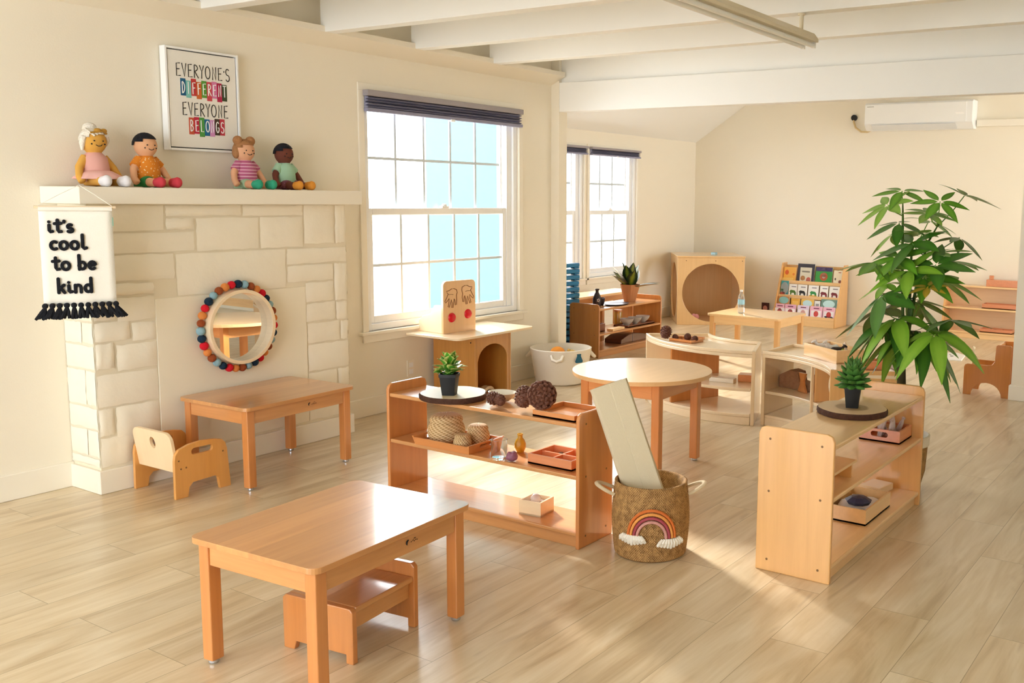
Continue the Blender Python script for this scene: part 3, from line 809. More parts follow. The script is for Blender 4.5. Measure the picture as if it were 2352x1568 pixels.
rect_table('low pale table with a water bottle on it, in the far room', (8.31, 3.935, 0), 0, .62, .755, .425, MAP, apron=.07, logo=False)
rect_table('pale table outside the frame, seen only in the round mirror', (6.72, .45, 0), 0, 1.0, .9, .4, MAP, logo=False)

# stool under the near table
t = thing('toddler_stool', 'small beech stool tucked under the nearest table', 'stool', (2.147, 2.497, 0), radians(7))
def legpanel(x0, x1, h, nm, hz=.148):
    o = [(-hz, 0), (-hz + .03, 0), (-hz + .03, .03), (hz - .055, .03), (hz - .045, 0), (hz, 0), (hz, h - .012), (hz - .012, h), (-hz + .012, h), (-hz, h - .012)]
    B().plate(o, [], x1 - x0, lambda u, v, w: Vector((x0 + w, u, v))).done(nm, 'beech_z', t, bevel=.003)
legpanel(-.165, -.143, .186, 'leg_panel'); legpanel(.143, .165, .232, 'back_panel')
B().bx(-.1429, .1429, -.144, .14, .166, .186).done('seat', 'beech', t, bevel=.004)
for y in (-.125, .105): B().bx(-.1429, .1429, y, y + .018, .105, .1659).done('rail', 'beech', t, bevel=.002)

# toddler chair by the fireplace
t = thing('toddler_chair', 'small pale birch armchair with hand slots beside the fireplace table', 'chair', (2.822, 4.53, 0), radians(1))
out = [(-.152, 0), (-.085, 0), (-.075, .05), (-.055, .068), (.07, .072), (.082, .06), (.092, 0), (.155, 0), (.14, .2), (.132, .232), (.112, .252), (.07, .262), (0, .268), (-.07, .262), (-.125, .245), (-.145, .22), (-.15, .19)]
slot = rrect(.115, .032, .014, 4, .0, .222)
for s, y in ((-1, -.175), (1, .157)):
    sp = B().plate(out, [slot], .018, lambda u, v, w: Vector((u, y + w, v))).done('side_panel', 'birch', t, bevel=.003)
    for u, v in ((-.128, .19), (-.118, .148), (-.09, .15), (.115, .19)):
        B().lathe([(0, -.0005), (.0045, -.0005), (.0045, .001)], n=10, mt=Matrix.Translation((u, y + (.0 if s < 0 else .018), v)) @ Matrix.Rotation(pi / 2, 4, 'X')).done('screw', 'screw', sp)
bk = rrect(.314, .205, .045, 6, 0, .1025, (0, 0, 1, 1))
tl = Matrix.Translation((-.128, 0, .125)) @ Matrix.Rotation(radians(-9), 4, 'Y')
B().plate(bk, [ell(.022, .03, 20, 0, .14)], .016, lambda u, v, w: tl @ Vector((w, u, v))).done('backrest', 'pale_z', t, bevel=.004)
B().bx(-.115, .11, -.1565, .1565, .128, .146).done('seat', 'birch', t, bevel=.004)

# low open shelves
def open_shelf(label, loc, rz, L, D, H, wd, z_mid, facing=1, group=None):
    """long axis X, front at -Y"""
    t = thing('open_shelf', label, 'shelf', loc, rz, group)
    wend, wbd = wd
    pr = [(-D / 2, 0), (D / 2, 0), (D / 2, H - .03), (D / 2 - .009, H - .009), (D / 2 - .03, H), (-D / 2 + .03, H), (-D / 2 + .009, H - .009), (-D / 2, H - .03)]
    for s in (-1, 1):
        x0 = s * L / 2 - (.018 if s > 0 else 0)
        e = B().plate(pr, [], .018, lambda u, v, w: Vector((x0 + w, u, v))).done('end_panel', wend, t, bevel=.004)
        xs = L / 2 * s
        for v in (H - .05, z_mid - .01, .05):
            for u in (-D / 2 + .05, D / 2 - .05):
                B().lathe([(0, .0012), (.005, .0008), (.005, -.001)], n=12, mt=Matrix.Translation((xs, u, v)) @ Matrix.Rotation(s * pi / 2, 4, 'Y')).done('screw', 'screw', e)
    for z in (H - .045, z_mid, .072):
        B().bx(-L / 2 + .0181, L / 2 - .0181, -D / 2 + .004, D / 2 - .004, z - .019, z).done('shelf_board', wbd, t, bevel=.005)
    for s in (-1, 1):
        B().bx(-L / 2 + .0181, L / 2 - .0181, s * (D / 2 - .03) - .008, s * (D / 2 - .03) + .008, .0, .053).done('toe_board', wbd, t, bevel=.002)
    return t
# first shelf: front faces -X, so its long axis lies along Y
open_shelf('beech open shelf with pine cones and baskets behind the nearest table', (3.3625, 2.912, 0), -pi / 2, 1.15, .255, .592, ('beech_z', 'beech'), .322)
open_shelf('pale maple open shelf at the right with a succulent on top', (4.09, 1.463, 0), 0, 1.22, .32, .6, ('maple_z', 'maple'), .345)
open_shelf('brown beech shelf by the far windows with bowls and a croton plant', (7.92, 5.265, 0), 0, 1.13, .34, .505, ('dark_z', 'beech'), .225)

# low bench table by the far window
t = thing('low_bench', 'low wooden bench along the far windows behind the brown shelf', 'bench', (8.25, 5.78, 0), 0)
B().bx(-.62, .62, -.14, .16, .475, .5).done('top', 'maple', t, bevel=.005)
for x in (-.58, .0, .58): B().bx(x - .02, x + .02, -.12, .14, 0, .4749).done('leg', 'beech_z', t, bevel=.003)
for x in (-.5599, .0201): B().bx(x, x + .5398, -.115, -.1, .42, .4749).done('rail', 'beech', t, bevel=.002)

# round table
t = thing('round_table', 'pale round wooden table in the middle of the room', 'table', (4.545, 2.85, 0), radians(2))
B().plate(ell(.392, .392, 64), [], .023, lambda u, v, w: Vector((u, v, .519 + w))).done('tabletop', wood('round_top', 'e9c08c', 0, contrast=.05), t, bevel=.006, seg=3)
lx = .225
for sx in (-1, 1):
    for sy in (-1, 1):
        l = B().bx(sx * lx - .024, sx * lx + .024, sy * lx - .024, sy * lx + .024, .014, .5189).done('leg', 'beech_z', t, bevel=.005)
        B().lathe([(.015, 0), (.018, .004), (.018, .014)], (sx * lx, sy * lx, 0), 14).done('glide', 'chrome', l)
for s in (-1, 1):
    B().bx(-lx + .0241, lx - .0241, s * (lx + .01) - .01, s * (lx + .01) + .01, .432, .5188).done('apron', 'beech', t, bevel=.003)
    B().bx(s * (lx + .01) - .01, s * (lx + .01) + .01, -lx + .0241, lx - .0241, .432, .5188).done('apron', 'beech_y', t, bevel=.003)

# play desk under the big window
t = thing('play_desk', 'honey birch play desk with an arched front under the big window', 'desk', (5.2, 4.55, 0), 0)
B().plate(rrect(.83, .485, .05, 6, .01, .165, (1, 1, 0, 0)), [], .016, lambda u, v, w: Vector((u, v, .521 + w))).done('desktop', 'pale', t, bevel=.004)
B().bx(-.15, -.134, .0, .4, 0, .5209).done('side_panel', 'honey', t, bevel=.003)
B().bx(.222, .238, .0, .4, 0, .5209).done('side_panel', 'honey', t, bevel=.003)
ar = [(-.1339, 0), (-.118, 0)] + [(-.118, .33)] + [(x, z) for x, z in arcp(.042, .33, .155, .115, 180, 0, 14)][1:-1] + [(.197, .33), (.197, 0), (.2219, 0), (.2219, .52), (-.1339, .52)]
B().plate(ar, [], .016, lambda u, v, w: Vector((u, .004 + w, v))).done('arched_front', 'honey', t, bevel=.002)
B().bx(-.1339, .2219, .36, .376, .0, .5209).done('back_panel', 'honey', t)
B().bx(-.1339, .2219, .021, .3599, .05, .066).done('inner_shelf', 'honey', t)
b = B()
for u, v in ((-.1505, .47), (-.1505, .06)):
    for y in (.04, .34): b.lathe([(0, -.001), (.005, -.001), (.005, .001)], n=10, mt=Matrix.Translation((u, y, v)) @ Matrix.Rotation(-pi / 2, 4, 'Y'))
b.done('screws', 'ink', t)
t = thing('wooden_arch_block', 'small curved wooden piece on the floor of the play desk', 'block', (5.3, 4.64, .067), 0)
B().plate(arcp(0, 0, .06, .05, 180, 0, 14) + arcp(0, 0, .035, .028, 0, 180, 10), [], .05, lambda u, v, w: Vector((u, w, v))).done('arch', 'pale', t, bevel=.003)

# hand board on the desk
t = thing('hand_board', 'wooden activity board with carved hands and two red buttons on the desk', 'board', (5.06, 4.70, .538), radians(-4))
fb = B().plate(rrect(.305, .365, .035, 6, 0, .1825, (0, 0, 1, 1)), [], .02, XZ).done('front_board', wood('board_face', 'e4b886', 2, contrast=.05), t, bevel=.003)
B().plate([(0, 0), (.24, 0), (.24, .075), (.2, .11), (.12, .13), (.08, .19), (.0, .2)], [], .018, lambda u, v, w: Vector((-.148 + w, .0201 + u, v))).done('side_support', 'pale', t, bevel=.003)
B().plate([(0, 0), (.24, 0), (.24, .075), (.2, .11), (.12, .13), (.08, .19), (.0, .2)], [], .018, lambda u, v, w: Vector((.13 + w, .0201 + u, v))).done('side_support', 'pale', t, bevel=.003)
for x, z in ((-.075, .108), (.078, .122)):
    B().lathe([(0, .014), (.02, .013), (.03, .009), (.034, .0)], n=28, mt=Matrix.Translation((x, 0, z)) @ Matrix.Rotation(pi / 2, 4, 'X')).done('button', 'red', fb, smooth=True)
hand = [(.02, .0), (.045, -.01), (.05, -.03), (.042, -.055), (.045, -.085), (.04, -.12), (.03, -.122), (.026, -.085), (.02, -.075), (.012, -.11), (.008, -.14), (-.004, -.14), (-.002, -.1), (-.008, -.08), (-.02, -.11), (-.03, -.135), (-.042, -.13), (-.032, -.095), (-.03, -.07), (-.05, -.09), (-.066, -.1), (-.072, -.09), (-.052, -.06), (-.038, -.035), (-.05, -.028), (-.055, -.015), (-.03, -.012), (-.005, -.0)]
b = B()
for s, x0, z0 in ((1, -.07, .31), (-1, .068, .325)):
    b.tube([(x0 + s * p[0] * .95, -.0008, z0 + p[1] * .95) for p in hand], .0022, 6, closed=True)
    b.tube([(x0 - s * .034, -.0008, z0 - .04), (x0 - s * .01, -.0008, z0 - .038), (x0 + s * .012, -.0008, z0 - .042)], .0013, 6)
b.done('carved_hands', mat('burnt_line', '6e4022', .8), fb)

# cabinet cube in the far corner
t = thing('play_cube', 'big pale birch play cube with round openings in the far corner', 'play cube', (10.46, 5.65, 0), radians(36.5))
h = .40
for s in (-1, 1):
    B().plate([(-h, 0), (h, 0), (h, .8), (-h, .8)], [ell(.345, .345, 44, 0, .385)] if s < 0 else [], .018, lambda u, v, w: Vector((s * h - (.018 if s > 0 else 0) + w, u, v))).done('panel', 'cubew', t, bevel=.003)
B().plate([(-h + .0181, 0), (h - .0181, 0), (h - .0181, .8), (-h + .0181, .8)], [ell(.335, .335, 44, 0, .385)], .018, lambda u, v, w: Vector((u, h - .018 + w, v))).done('panel', 'cubew', t, bevel=.003)
B().bx(-h + .0181, h - .0181, -h, -h + .018, 0, .8).done('panel', 'cubew', t, bevel=.003)
B().bx(-h - .006, h + .006, -h - .006, h + .006, .8, .82).done('top', 'cubew', t, bevel=.004)
b = B()
for y in (-.37, -.05, .3): b.lathe([(0, -.001), (.006, -.001), (.006, .001)], n=10, mt=Matrix.Translation((-h, y, .765)) @ Matrix.Rotation(-pi / 2, 4, 'Y'))
b.done('screws', 'screw', t)
B().bx(-h + .03, h - .03, -h + .03, h - .03, .001, .03).done('floor_pad', mat('brown_pad', 'c79a6b', .9), t, bevel=.008)
tag(at(B().bx(-.03, .03, -.03, .03, 0, .03).done('toy_block', mat('pale_blue', '9fc3d2', .6), bevel=.004), (10.40, 5.52, .821)), 'small pale blue block on top of the play cube', 'block')
b = B(); b.ball((-.025, 0, .04), .034, 12).ball((.025, 0, .04), .034, 12).tube([(0, 0, .05), (0, 0, .02), (0, 0, .002)], [.04, .03, .006], 10)
tag(at(b.done('heart_cushion', mat('pink_felt', 'e59a94', .9), remesh=.008), (10.25, 5.68, .0315), 1.2), 'pink heart cushion inside the play cube', 'cushion')

# ---- curved shelves
C1 = (6.58, 3.04)
t = thing('curved_shelf', 'pale curved shelf bulging towards the room with pine cones on top', 'shelf', (C1[0], C1[1], 0), 0)
R0, R1, A0, A1 = .42, .9, 127, 201
Z = (0, 0)
tp = B().sector(Z, R0, R1, A0, A1, .458, .48, 26).done('top_board', 'pale', t, bevel=.004)
b = B().sector(Z, R1 - .022, R1, A0, A1, .4801, .503, 26).sector(Z, R0, R0 + .02, A0, A1, .4801, .503, 26)
b.done('rim', 'pale', t, bevel=.005)
b = B()
def radial(C, a, r0, r1, z0, z1, th, nm, m, t, holes=()):
    d = Vector((cos(radians(a)), sin(radians(a)), 0)); n = Vector((-d.y, d.x, 0)); c = Vector((C[0], C[1], 0))
    return B().plate([(r0, z0), (r1, z0), (r1, z1), (r0, z1)], holes, th, lambda u, v, w: c + d * u + n * (w - th / 2) + Vector((0, 0, v))).done(nm, m, t, bevel=.004)
radial(Z, A0 + .9, R0, R1, 0, .503, .022, 'end_panel', 'pale_z', t)
radial(Z, A1 - .9, R0 + .05, R1, 0, .503, .024, 'end_panel', 'pale_z', t)
radial(Z, 157, R0 + .03, R1 - .02, .0731, .4579, .02, 'divider', 'beech_z', t)
B().sector(Z, R0 + .01, R1 - .012, 158.6, A1 - 2, .228, .248, 20).done('middle_shelf', 'pale', t, bevel=.004)
B().sector(Z, R0 + .01, R1 - .012, A0 + 2, 155.4, .228, .248, 12).done('middle_shelf', 'pale', t, bevel=.004)
B().sector(Z, R0 + .01, R1 - .012, A0 + 2, A1 - 2, .053, .073, 24).done('bottom_shelf', 'pale', t, bevel=.004)
B().sector(Z, R1 - .03, R1 - .014, A0 + 2, A1 - 2, 0, .0529, 24).done('toe_board', 'pale', t, bevel=.003)
C2 = (5.06, 2.72)
t = thing('curved_shelf', 'pale curved shelf bending inwards with clear panels and an animal tray', 'shelf', (C2[0], C2[1], 0), 0)
R0, R1, A0, A1 = .735, 1.17, -64, -2
B().sector(Z, R0, R1, A0, A1, .458, .48, 26).done('top_board', 'pale', t, bevel=.004)
B().sector(Z, R1 - .02, R1, A0, A1, .4801, .503, 26).sector(Z, R0, R0 + .022, A0, A1, .4801, .503, 26).done('rim', 'pale', t, bevel=.005)
radial(Z, A1 - .7, R0, R1, 0, .503, .022, 'end_panel', 'pale_z', t)
radial(Z, A0 + .7, R0, R1, 0, .503, .022, 'end_panel', 'maple_z', t)
radial(Z, -37, R0 + .02, R1 - .03, .2341, .4579, .018, 'divider', 'maple_z', t, [ell(.02, .07, 18, .87, .345)])
B().sector(Z, R0 + .012, R1 - .01, A0 + 1.6, A1 - 1.6, .214, .234, 20).done('middle_shelf', 'pale', t, bevel=.004)
B().sector(Z, R0 + .012, R1 - .01, A0 + 1.6, A1 - 1.6, .053, .073, 20).done('bottom_shelf', 'pale', t, bevel=.004)
B().sector(Z, R0 + .014, R0 + .03, A0 + 1.6, A1 - 1.6, 0, .0529, 20).done('toe_board', 'pale', t, bevel=.003)
B().sector(Z, R0 + .002, R0 + .006, -35, A1 - 1.8, .074, .457, 16).done('clear_panel', 'acrylic', t)
radial(Z, -36, R0 - .004, R0 + .018, .0, .46, .012, 'post', 'pale_z', t)

# ---- face-out bookcase at the back wall
t = thing('bookcase', 'pale wooden face-out bookcase against the back wall', 'bookcase', (10.75, 4.488, 0), 0)
side = [(0, 0), (.38, 0), (.38, .73), (.27, .73), (.25, .71), (.06, .2), (0, .12)]
for s in (-1, 1):
    B().plate(side, [], .018, lambda u, v, w: Vector((u, s * .405 - (.018 if s > 0 else 0) + w, v))).done('side_panel', 'maple_z', t, bevel=.004)
for k, (x, z) in enumerate(((.02, .09), (.085, .2), (.155, .32), (.225, .49))):
    B().bx(x - .012, x + .075, -.3869, .3869, z - .012, z).bx(x - .012, x - .0, -.3869, .3869, z, z + .03).done('ledge', 'maple_y', t, bevel=.003)
B().bx(.36, .38, -.3869, .3869, 0, .7).done('back_panel', 'maple_z', t)
B().bx(.006, .02, -.3869, .3869, 0, .078).done('toe_board', 'maple_y', t, bevel=.003)
def book(label, y, w, tier, h, cover, art, lean=9, group=None, th=.012, up=0):
    x, z = ((.024, .09), (.089, .2), (.159, .32), (.229, .49))[tier]
    t = thing('picture_book', label, 'book', (10.75 + x + .008, y, z + .004 + up), 0, group)
    mt = Matrix.Rotation(radians(lean), 4, 'Y')
    B().bx(0, th, -w / 2, w / 2, 0, h, mt).done('cover', mat('cover', cover, .45), t)
    B().bx(.001, th - .001, -w / 2 - .0004, w / 2 - .003, .003, h + .0005, mt).done('pages', 'canvas', t)
    if art:
        ar = []
        for kind, c, cy, cz, rw, rh in art:
            b = B()
            fr = lambda u, v, q: mt @ Vector((-.0012 + q, u, v))
            if kind == 'o': b.plate(ell(rw / 2, rh / 2, 22, -cy, cz), [], .0012, fr)
            elif kind == 'a': b.plate([(-cy - rw / 2, cz - rh / 2), (-cy - rw / 2 + rw * .18, cz - rh / 2), (-cy - rw * .2, cz - rh * .1), (-cy + rw * .15, cz - rh * .1), (-cy + rw * .2, cz - rh / 2), (-cy + rw * .36, cz - rh / 2), (-cy + rw * .38, cz), (-cy + rw / 2, cz + rh * .2), (-cy + rw * .3, cz + rh / 2), (-cy - rw * .3, cz + rh * .4), (-cy - rw / 2, cz)], [], .0012, fr)
            else: b.plate([(-cy - rw / 2, cz - rh / 2), (-cy + rw / 2, cz - rh / 2), (-cy + rw / 2, cz + rh / 2), (-cy - rw / 2, cz + rh / 2)], [], .0012, fr)
            b.done('cover_picture', mat('cover_art', c, .5), t)
    return t
Y = lambda px: 4.893 - (px - 1773) * .00562
# art u is measured towards image left
def bk(label, p0, p1, tier, h, cover, art, **k):
    f = (10.75 + (.024, .089, .159, .229)[tier]) / 10.75          # the steps lean back, so rows further in are wider apart
    lo, hi = max(4.108, Y(p1) * f + .002), min(4.866, Y(p0) * f - .002)
    return book(label, (lo + hi) / 2, hi - lo, tier, h, cover, art, **k)
bk('yellow picture book with orange blots, top row left', 1790, 1825, 3, .185, 'eeb24a', [('o', 'd9622a', -.04, .12, .05, .06), ('o', 'e88a3a', .05, .1, .03, .03), ('r', 'f6d070', -.02, .04, .14, .03)])
bk('tall cream book with a black border, top row', 1827, 1866, 3, .235, '2c2430', [('r', 'd6d0bd', 0, .1, .15, .18), ('r', '9a968c', 0, .14, .1, .02), ('o', 'c98a4a', -.035, .06, .06, .06), ('o', 'd26a5a', .04, .04, .06, .07)])
bk('green book with a purple title band, top row', 1868, 1906, 3, .205, '2f8f35', [('r', '3f2a5e', 0, .18, .208, .05), ('r', 'e6d6e2', 0, .183, .07, .014), ('o', 'a8542a', 0, .09, .1, .1), ('o', 'e8dccb', 0, .1, .05, .06)])
bk('cream book with small brown pictures, top row right', 1908, 1937, 3, .175, 'e8dcc0', [('o', '8a4a34', .03, .04, .04, .04), ('o', '6a5a4a', -.03, .07, .02, .03), ('o', 'a04a3a', .02, .15, .04, .01)])
bk('teal book with a grey arch and red flower, left of the second row', 1781, 1808, 2, .19, '3f9aa4', [('o', '9aa8b0', .0, .1, .1, .15), ('o', 'c9564a', -.02, .035, .06, .05), ('o', '5a8a5a', -.03, .075, .04, .03)])
for lb, p0, p1, c in (('white board book with a green snake', 1809, 1828, '4f7a2a'), ('white board book with a black bear', 1829, 1851, '231f1e'), ('white board book with a green frog on yellow', 1853, 1877, '2f8f4a'), ('white board book with a dark red cow', 1879, 1898, '7a2430'), ('white board book with a dark red horse', 1900, 1926, '7c262c')):
    bk(lb, p0, p1, 2, .155, 'f1efec', [('a', c, 0, .055, .085, .06), ('r', '8a8894', .01, .125, .06, .012)] + ([('r', 'e8b82a', 0, .02, .1, .03)] if 'frog' in lb else []))
bk('brown board book with a teal circle, left of the third row', 1777, 1812, 1, .125, 'c98a4f', [('o', '8cc6c6', 0, .08, .13, .085)])
bk('plain yellow board book in the third row', 1815, 1836, 1, .11, 'e6ac3c', [('r', 'f0c460', 0, .05, .08, .06)])
bk('yellow board book with a pale blue circle, third row', 1838, 1868, 1, .11, 'e9bc55', [('o', 'bfe0e6', 0, .06, .12, .08)])
bk('white board book with a grey stripe, third row', 1869, 1882, 1, .1, 'e9e9e6', [('r', '9a9aa0', 0, .05, .04, .03)])
bk('grey-green board book with a pale circle, right of the third row', 1883, 1921, 1, .125, '6f958c', [('o', 'c2e6e8', 0, .07, .15, .09)])
for i, (p0, p1) in enumerate(((1776, 1800), (1801, 1827), (1830, 1857), (1859, 1887), (1888, 1916))):
    nm = ('leftmost pink board book of the bottom row', 'pink board book with a dark title, second in the bottom row', 'white and lilac board book in the middle of the bottom row', 'pink board book with a red face, fourth in the bottom row', 'rightmost pink board book of the bottom row, red figure with arms')[i]
    bk(nm, p0, p1, 0, .15, ('ecb8cf', 'e7aecb', 'e3d3ec', 'eeb6d0', 'efb9d2')[i], [('r', 'f3ecf0', 0, .055, .125, .09), ('r', '7a3a5a', 0, .125, .07, .012), ('o', ('c03040', 'b82c3a', 'e0a8a8', 'd9443e', 'd63c36')[i], 0, .06, .06, .07)] + ([('a', '2c2430', .0, .03, .12, .03)] if i == 4 else []))
t = thing('picture_book', 'small dark red book standing against the back wall beside the bookcase', 'book', (11.14, 5.165, 0), 0)
B().bx(0, .012, -.05, .05, 0, .2).done('cover', mat('oxblood_cover', '4a2424', .5), t)
B().plate(ell(.03, .035, 18, 0, .13), [], .0012, lambda u, v, w: Vector((-.0013 + w, u, v))).done('cover_picture', mat('face_print', 'c98a80', .6), t)

# ---- low shelf at the far right
t = thing('low_shelf', 'pale low shelf at the far right edge, half hidden by the partition', 'shelf', (10.95, 1.95, 0), 0)
pr = [(0, 0), (.25, 0), (.25, .66), (.17, .66), (.1, .56), (.05, .45), (0, .3)]
for s in (-1, 1): B().plate(pr, [], .018, lambda u, v, w: Vector((u, s * .95 - (.018 if s > 0 else 0) + w, v))).done('end_panel', 'maple_z', t, bevel=.004)
for x, z in ((.0, .075), (.0, .34), (.06, .58)): B().bx(x, .249, -.9319, .9319, z - .02, z).done('shelf_board', 'maple_y', t, bevel=.004)
B().bx(.01, .025, -.9319, .9319, 0, .0549).done('toe_board', 'maple_y', t, bevel=.002)
B().bx(.235, .249, -.9319, .9319, .076, .559).done('back_panel', wood('back_ply', 'e4c39a', 1, contrast=.05), t)

# ---- profile chair behind the partition
t = thing('cube_chair', 'striped laminated wood chair at the partition edge with an arched base', 'chair', (7.71, 1.675, 0), 0)
pf = [(.175, 0), (.175, .215), (.168, .235), (.15, .243), (.0, .243), (-.035, .25), (-.055, .28), (-.06, .4), (-.07, .41), (-.165, .41), (-.175, .4), (-.175, 0), (-.125, 0)] + [(x, z) for x, z in arcp(0, 0, .115, .105, 180, 0, 12)][0:] + [(.125, 0)]
for x in (0, .262): B().plate(pf, [], .018, lambda u, v, w: Vector((x + w, u, v))).done('side_panel', wood('laminate', 'c27a34', 2, contrast=.1, board=.045), t, bevel=.003)
B().bx(.0181, .2619, -.05, .16, .15, .168).done('seat', 'beech', t, bevel=.003)
B().bx(.0181, .2619, -.075, -.058, .16, .4).done('backrest', 'beech', t, bevel=.003)

# ================================================================== SMALL THINGS
M['bark_rim'] = mat('dark_bark', '4a2d20', .9, bump=.8, bscale=90, vary=.45, vscale=60)
M['slice'] = mat('pale_wood_slice', 'e3cfae', .4, vary=.05, vscale=20)
def rings_mat(name, c_out, c_in, r):
    m, nt, b = base_mat(name)
    N, L = nt.nodes.new, nt.links.new
    tc = N('ShaderNodeTexCoord'); mp = N('ShaderNodeMapping'); mp.inputs['Scale'].default_value = (1, 1, 0); L(tc.outputs['Object'], mp.inputs['Vector'])
    n = N('ShaderNodeTexNoise'); n.inputs['Scale'].default_value = 8; L(tc.outputs['Object'], n.inputs['Vector'])
    ln = N('ShaderNodeVectorMath'); ln.operation = 'LENGTH'; L(mp.outputs[0], ln.inputs[0])
    ad = N('ShaderNodeMath'); ad.operation = 'MULTIPLY_ADD'; ad.inputs[1].default_value = .03; L(n.outputs['Fac'], ad.inputs[0]); L(ln.outputs['Value'], ad.inputs[2])
    cr = N('ShaderNodeValToRGB'); cr.color_ramp.elements[0].color = lin(c_in); cr.color_ramp.elements[1].color = lin(c_out)
    cr.color_ramp.elements[0].position = r; cr.color_ramp.elements[1].position = r + .012
    L(ad.outputs[0], cr.inputs['Fac']); L(cr.outputs['Color'], b.inputs['Base Color']); b.inputs['Roughness'].default_value = .45
    return m
def wood_slice(label, loc, r, th, face):
    t = thing('wood_slice', label, 'wood slice', loc, random.uniform(0, 6))
    wob = lambda a, z: 1 + .018 * sin(3 * a + 1) + .012 * sin(7 * a)
    B().lathe([(0, 0), (r * .975, 0), (r, th * .3), (r * .995, th * .8), (r * .965, th), (r * .96, th)], n=72, wob=lambda a, z: wob(a, z) * (1 + random.uniform(-.008, .008))).done('bark_edge', 'bark_rim', t, smooth=True)
    B().lathe([(0, th + .0006), (r * .958, th + .0006), (r * .958, th - .002)], n=72, wob=wob).done('cut_face', face, t)
    return t
wood_slice('white topped wood slice with dark bark on the beech shelf', (3.335, 3.14, .5475), .158, .026, 'slice')
wood_slice('wood slice with a brown heart under the succulent', (4.105, 1.463, .5555), .157, .026, rings_mat('slice_rings', 'd3b58e', 'a98a62', .082))

def nursery_pot(t, top, base, h, m='black'):
    b = B()
    sq = lambda a, z: 1 / max(abs(cos(a)), abs(sin(a))) ** .75
    b.lathe([(0, .0), (base, 0), (top * .93, h * .86), (top, h * .86), (top, h), (top * .92, h), (top * .88, h * .9), (0, h * .9)], n=48, wob=sq)
    b.done('pot', m, t, smooth=True)
    B().lathe([(0, h * .9 + .001), (top * .86, h * .9 + .001), (top * .86, h * .88)], n=32, wob=sq).done('soil', 'soil', t)
t = thing('potted_plant', 'small variegated green plant in a black pot on the white wood slice', 'plant', (3.285, 3.12, .5745), .5)
nursery_pot(t, .044, .031, .1)
b = B(); random.seed(11)
for i in range(34):
    a = 2.4 * i; el = .25 + 1.1 * (i / 34) + random.uniform(-.15, .15)
    d = Vector((cos(a) * cos(el), sin(a) * cos(el), sin(el)))
    p = Vector((0, 0, .092)) + d * random.uniform(.02, .045) + Vector((0, 0, .03 * (i / 34)))
    b.tube([(0, 0, .09), p], .0022, 5)
    b.leaf(p, d + Vector((0, 0, random.uniform(-.3, .3))), Vector((random.uniform(-.3, .3), random.uniform(-.3, .3), 1)) - d * .3, random.uniform(.055, .075), random.uniform(.05, .06), .25, 6, .15, .85)
b.done('foliage', leaf_mat('variegated_leaf', '4f9a2c', 'dfe38c', .35, .62), t, smooth=True, auto=False)
t = thing('potted_plant', 'dark green succulent in a black pot on the wood slice at the right', 'plant', (4.105, 1.463, .5825), .3)
nursery_pot(t, .04, .028, .1)
b = B()
for ring, (n, el, L_, W_) in enumerate(((8, -.05, .085, .04), (9, .25, .085, .042), (9, .52, .085, .04), (8, .8, .085, .036), (7, 1.05, .085, .032), (5, 1.3, .085, .026))):
    for i in range(n):
        z_ = 0; a = 2 * pi * i / n + ring * .4 + random.uniform(-.12, .12)
        d = Vector((cos(a) * cos(el), sin(a) * cos(el), sin(el)))
        z0 = .1 + .008 * ring
        P = [Vector((0, 0, z0)) + d * (L_ * q) for q in (0, .3, .65, .9, 1.0)]
        b.tube(P, [.006, W_ * .42, W_ * .5, W_ * .25, .001], 8, flat=((Vector((0, 0, 1)) - d * d.z).normalized(), .42))
for i in range(12):
    a = i * 2.4; b.tube([(0, 0, .14), (.022 * cos(a), .022 * sin(a), .185 + .008 * (i % 3)), (.028 * cos(a), .028 * sin(a), .212 + .008 * (i % 3))], [.006, .009, .002], 6)
b.done('foliage', mat('succulent_green', '4a7a35', .35, vary=.6, vscale=14), t, smooth=True)

# pine cones
def cone_mesh(n=72, L=1.0, R=.5):
    b = B()
    b.ball((0, 0, L * .5), R * .78, 14, (1, 1, L / R * .62))
    for i in range(n):
        f = (i + .5) / n; a = 2.39996 * i
        z = L * (.04 + .92 * f); r = R * (sin(pi * (f * .86 + .12)) ** .7)
        d = Vector((cos(a), sin(a), .2 + .5 * f)).normalized()
        p = Vector((0, 0, z)); w = R * .25 * (1 - .4 * f)
        b.tube([p + d * r * .5, p + d * r * .8, p + d * r * .95, p + d * r * 1.0], [w * .5, w * .8, w * .9, w * .35], 6, flat=((Vector((0, 0, 1)) - d * d.z).normalized(), .55))
    return b.done('pine_cone', mat('cone_scales', '6a4030', .65, vary=.45, vscale=8))
random.seed(3)
pc = tag(cone_mesh(), 'largest pine cone, lying on the square tray on the beech shelf', 'pine cone', 'pine cones')
pc.scale = (.14, .14, .13); pc.rotation_euler = (radians(80), 0, radians(-60)); pc.location = (3.315, 2.585, .634)
def cone(label, loc, s, rot):
    o = pc.copy(); COL.objects.link(o); o['label'] = label; o.location = loc; o.scale = (s, s, s); o.rotation_euler = rot
cone('middle sized pine cone between the tray and the small cones on the beech shelf', (3.285, 2.70, .566), .1, (radians(25), 0, 1))
cone('small pine cone left of the middle sized one on the beech shelf', (3.258, 2.785, .578), .055, (radians(70), 0, 2.4))
cone('small pine cone beside the shell bowl on the beech shelf', (3.325, 2.84, .578), .07, (radians(75), 0, -2))
cone('pine cone standing on top of the bulging curved shelf', (5.95, 3.545, .489), .095, (radians(12), 0, 0))
# shell bowl
b = B(); b.lathe([(0, .004), (.025, .005), (.05, .028), (.058, .046), (.055, .047), (.046, .03), (.02, .01), (0, .009)], n=40, sx=1, sy=1.25)
tag(at(b.done('shell_bowl', mat('shell_white', 'd9d3c6', .35), smooth=True), (3.405, 2.90, .5475)), 'small pale shell bowl behind the pine cones', 'bowl')

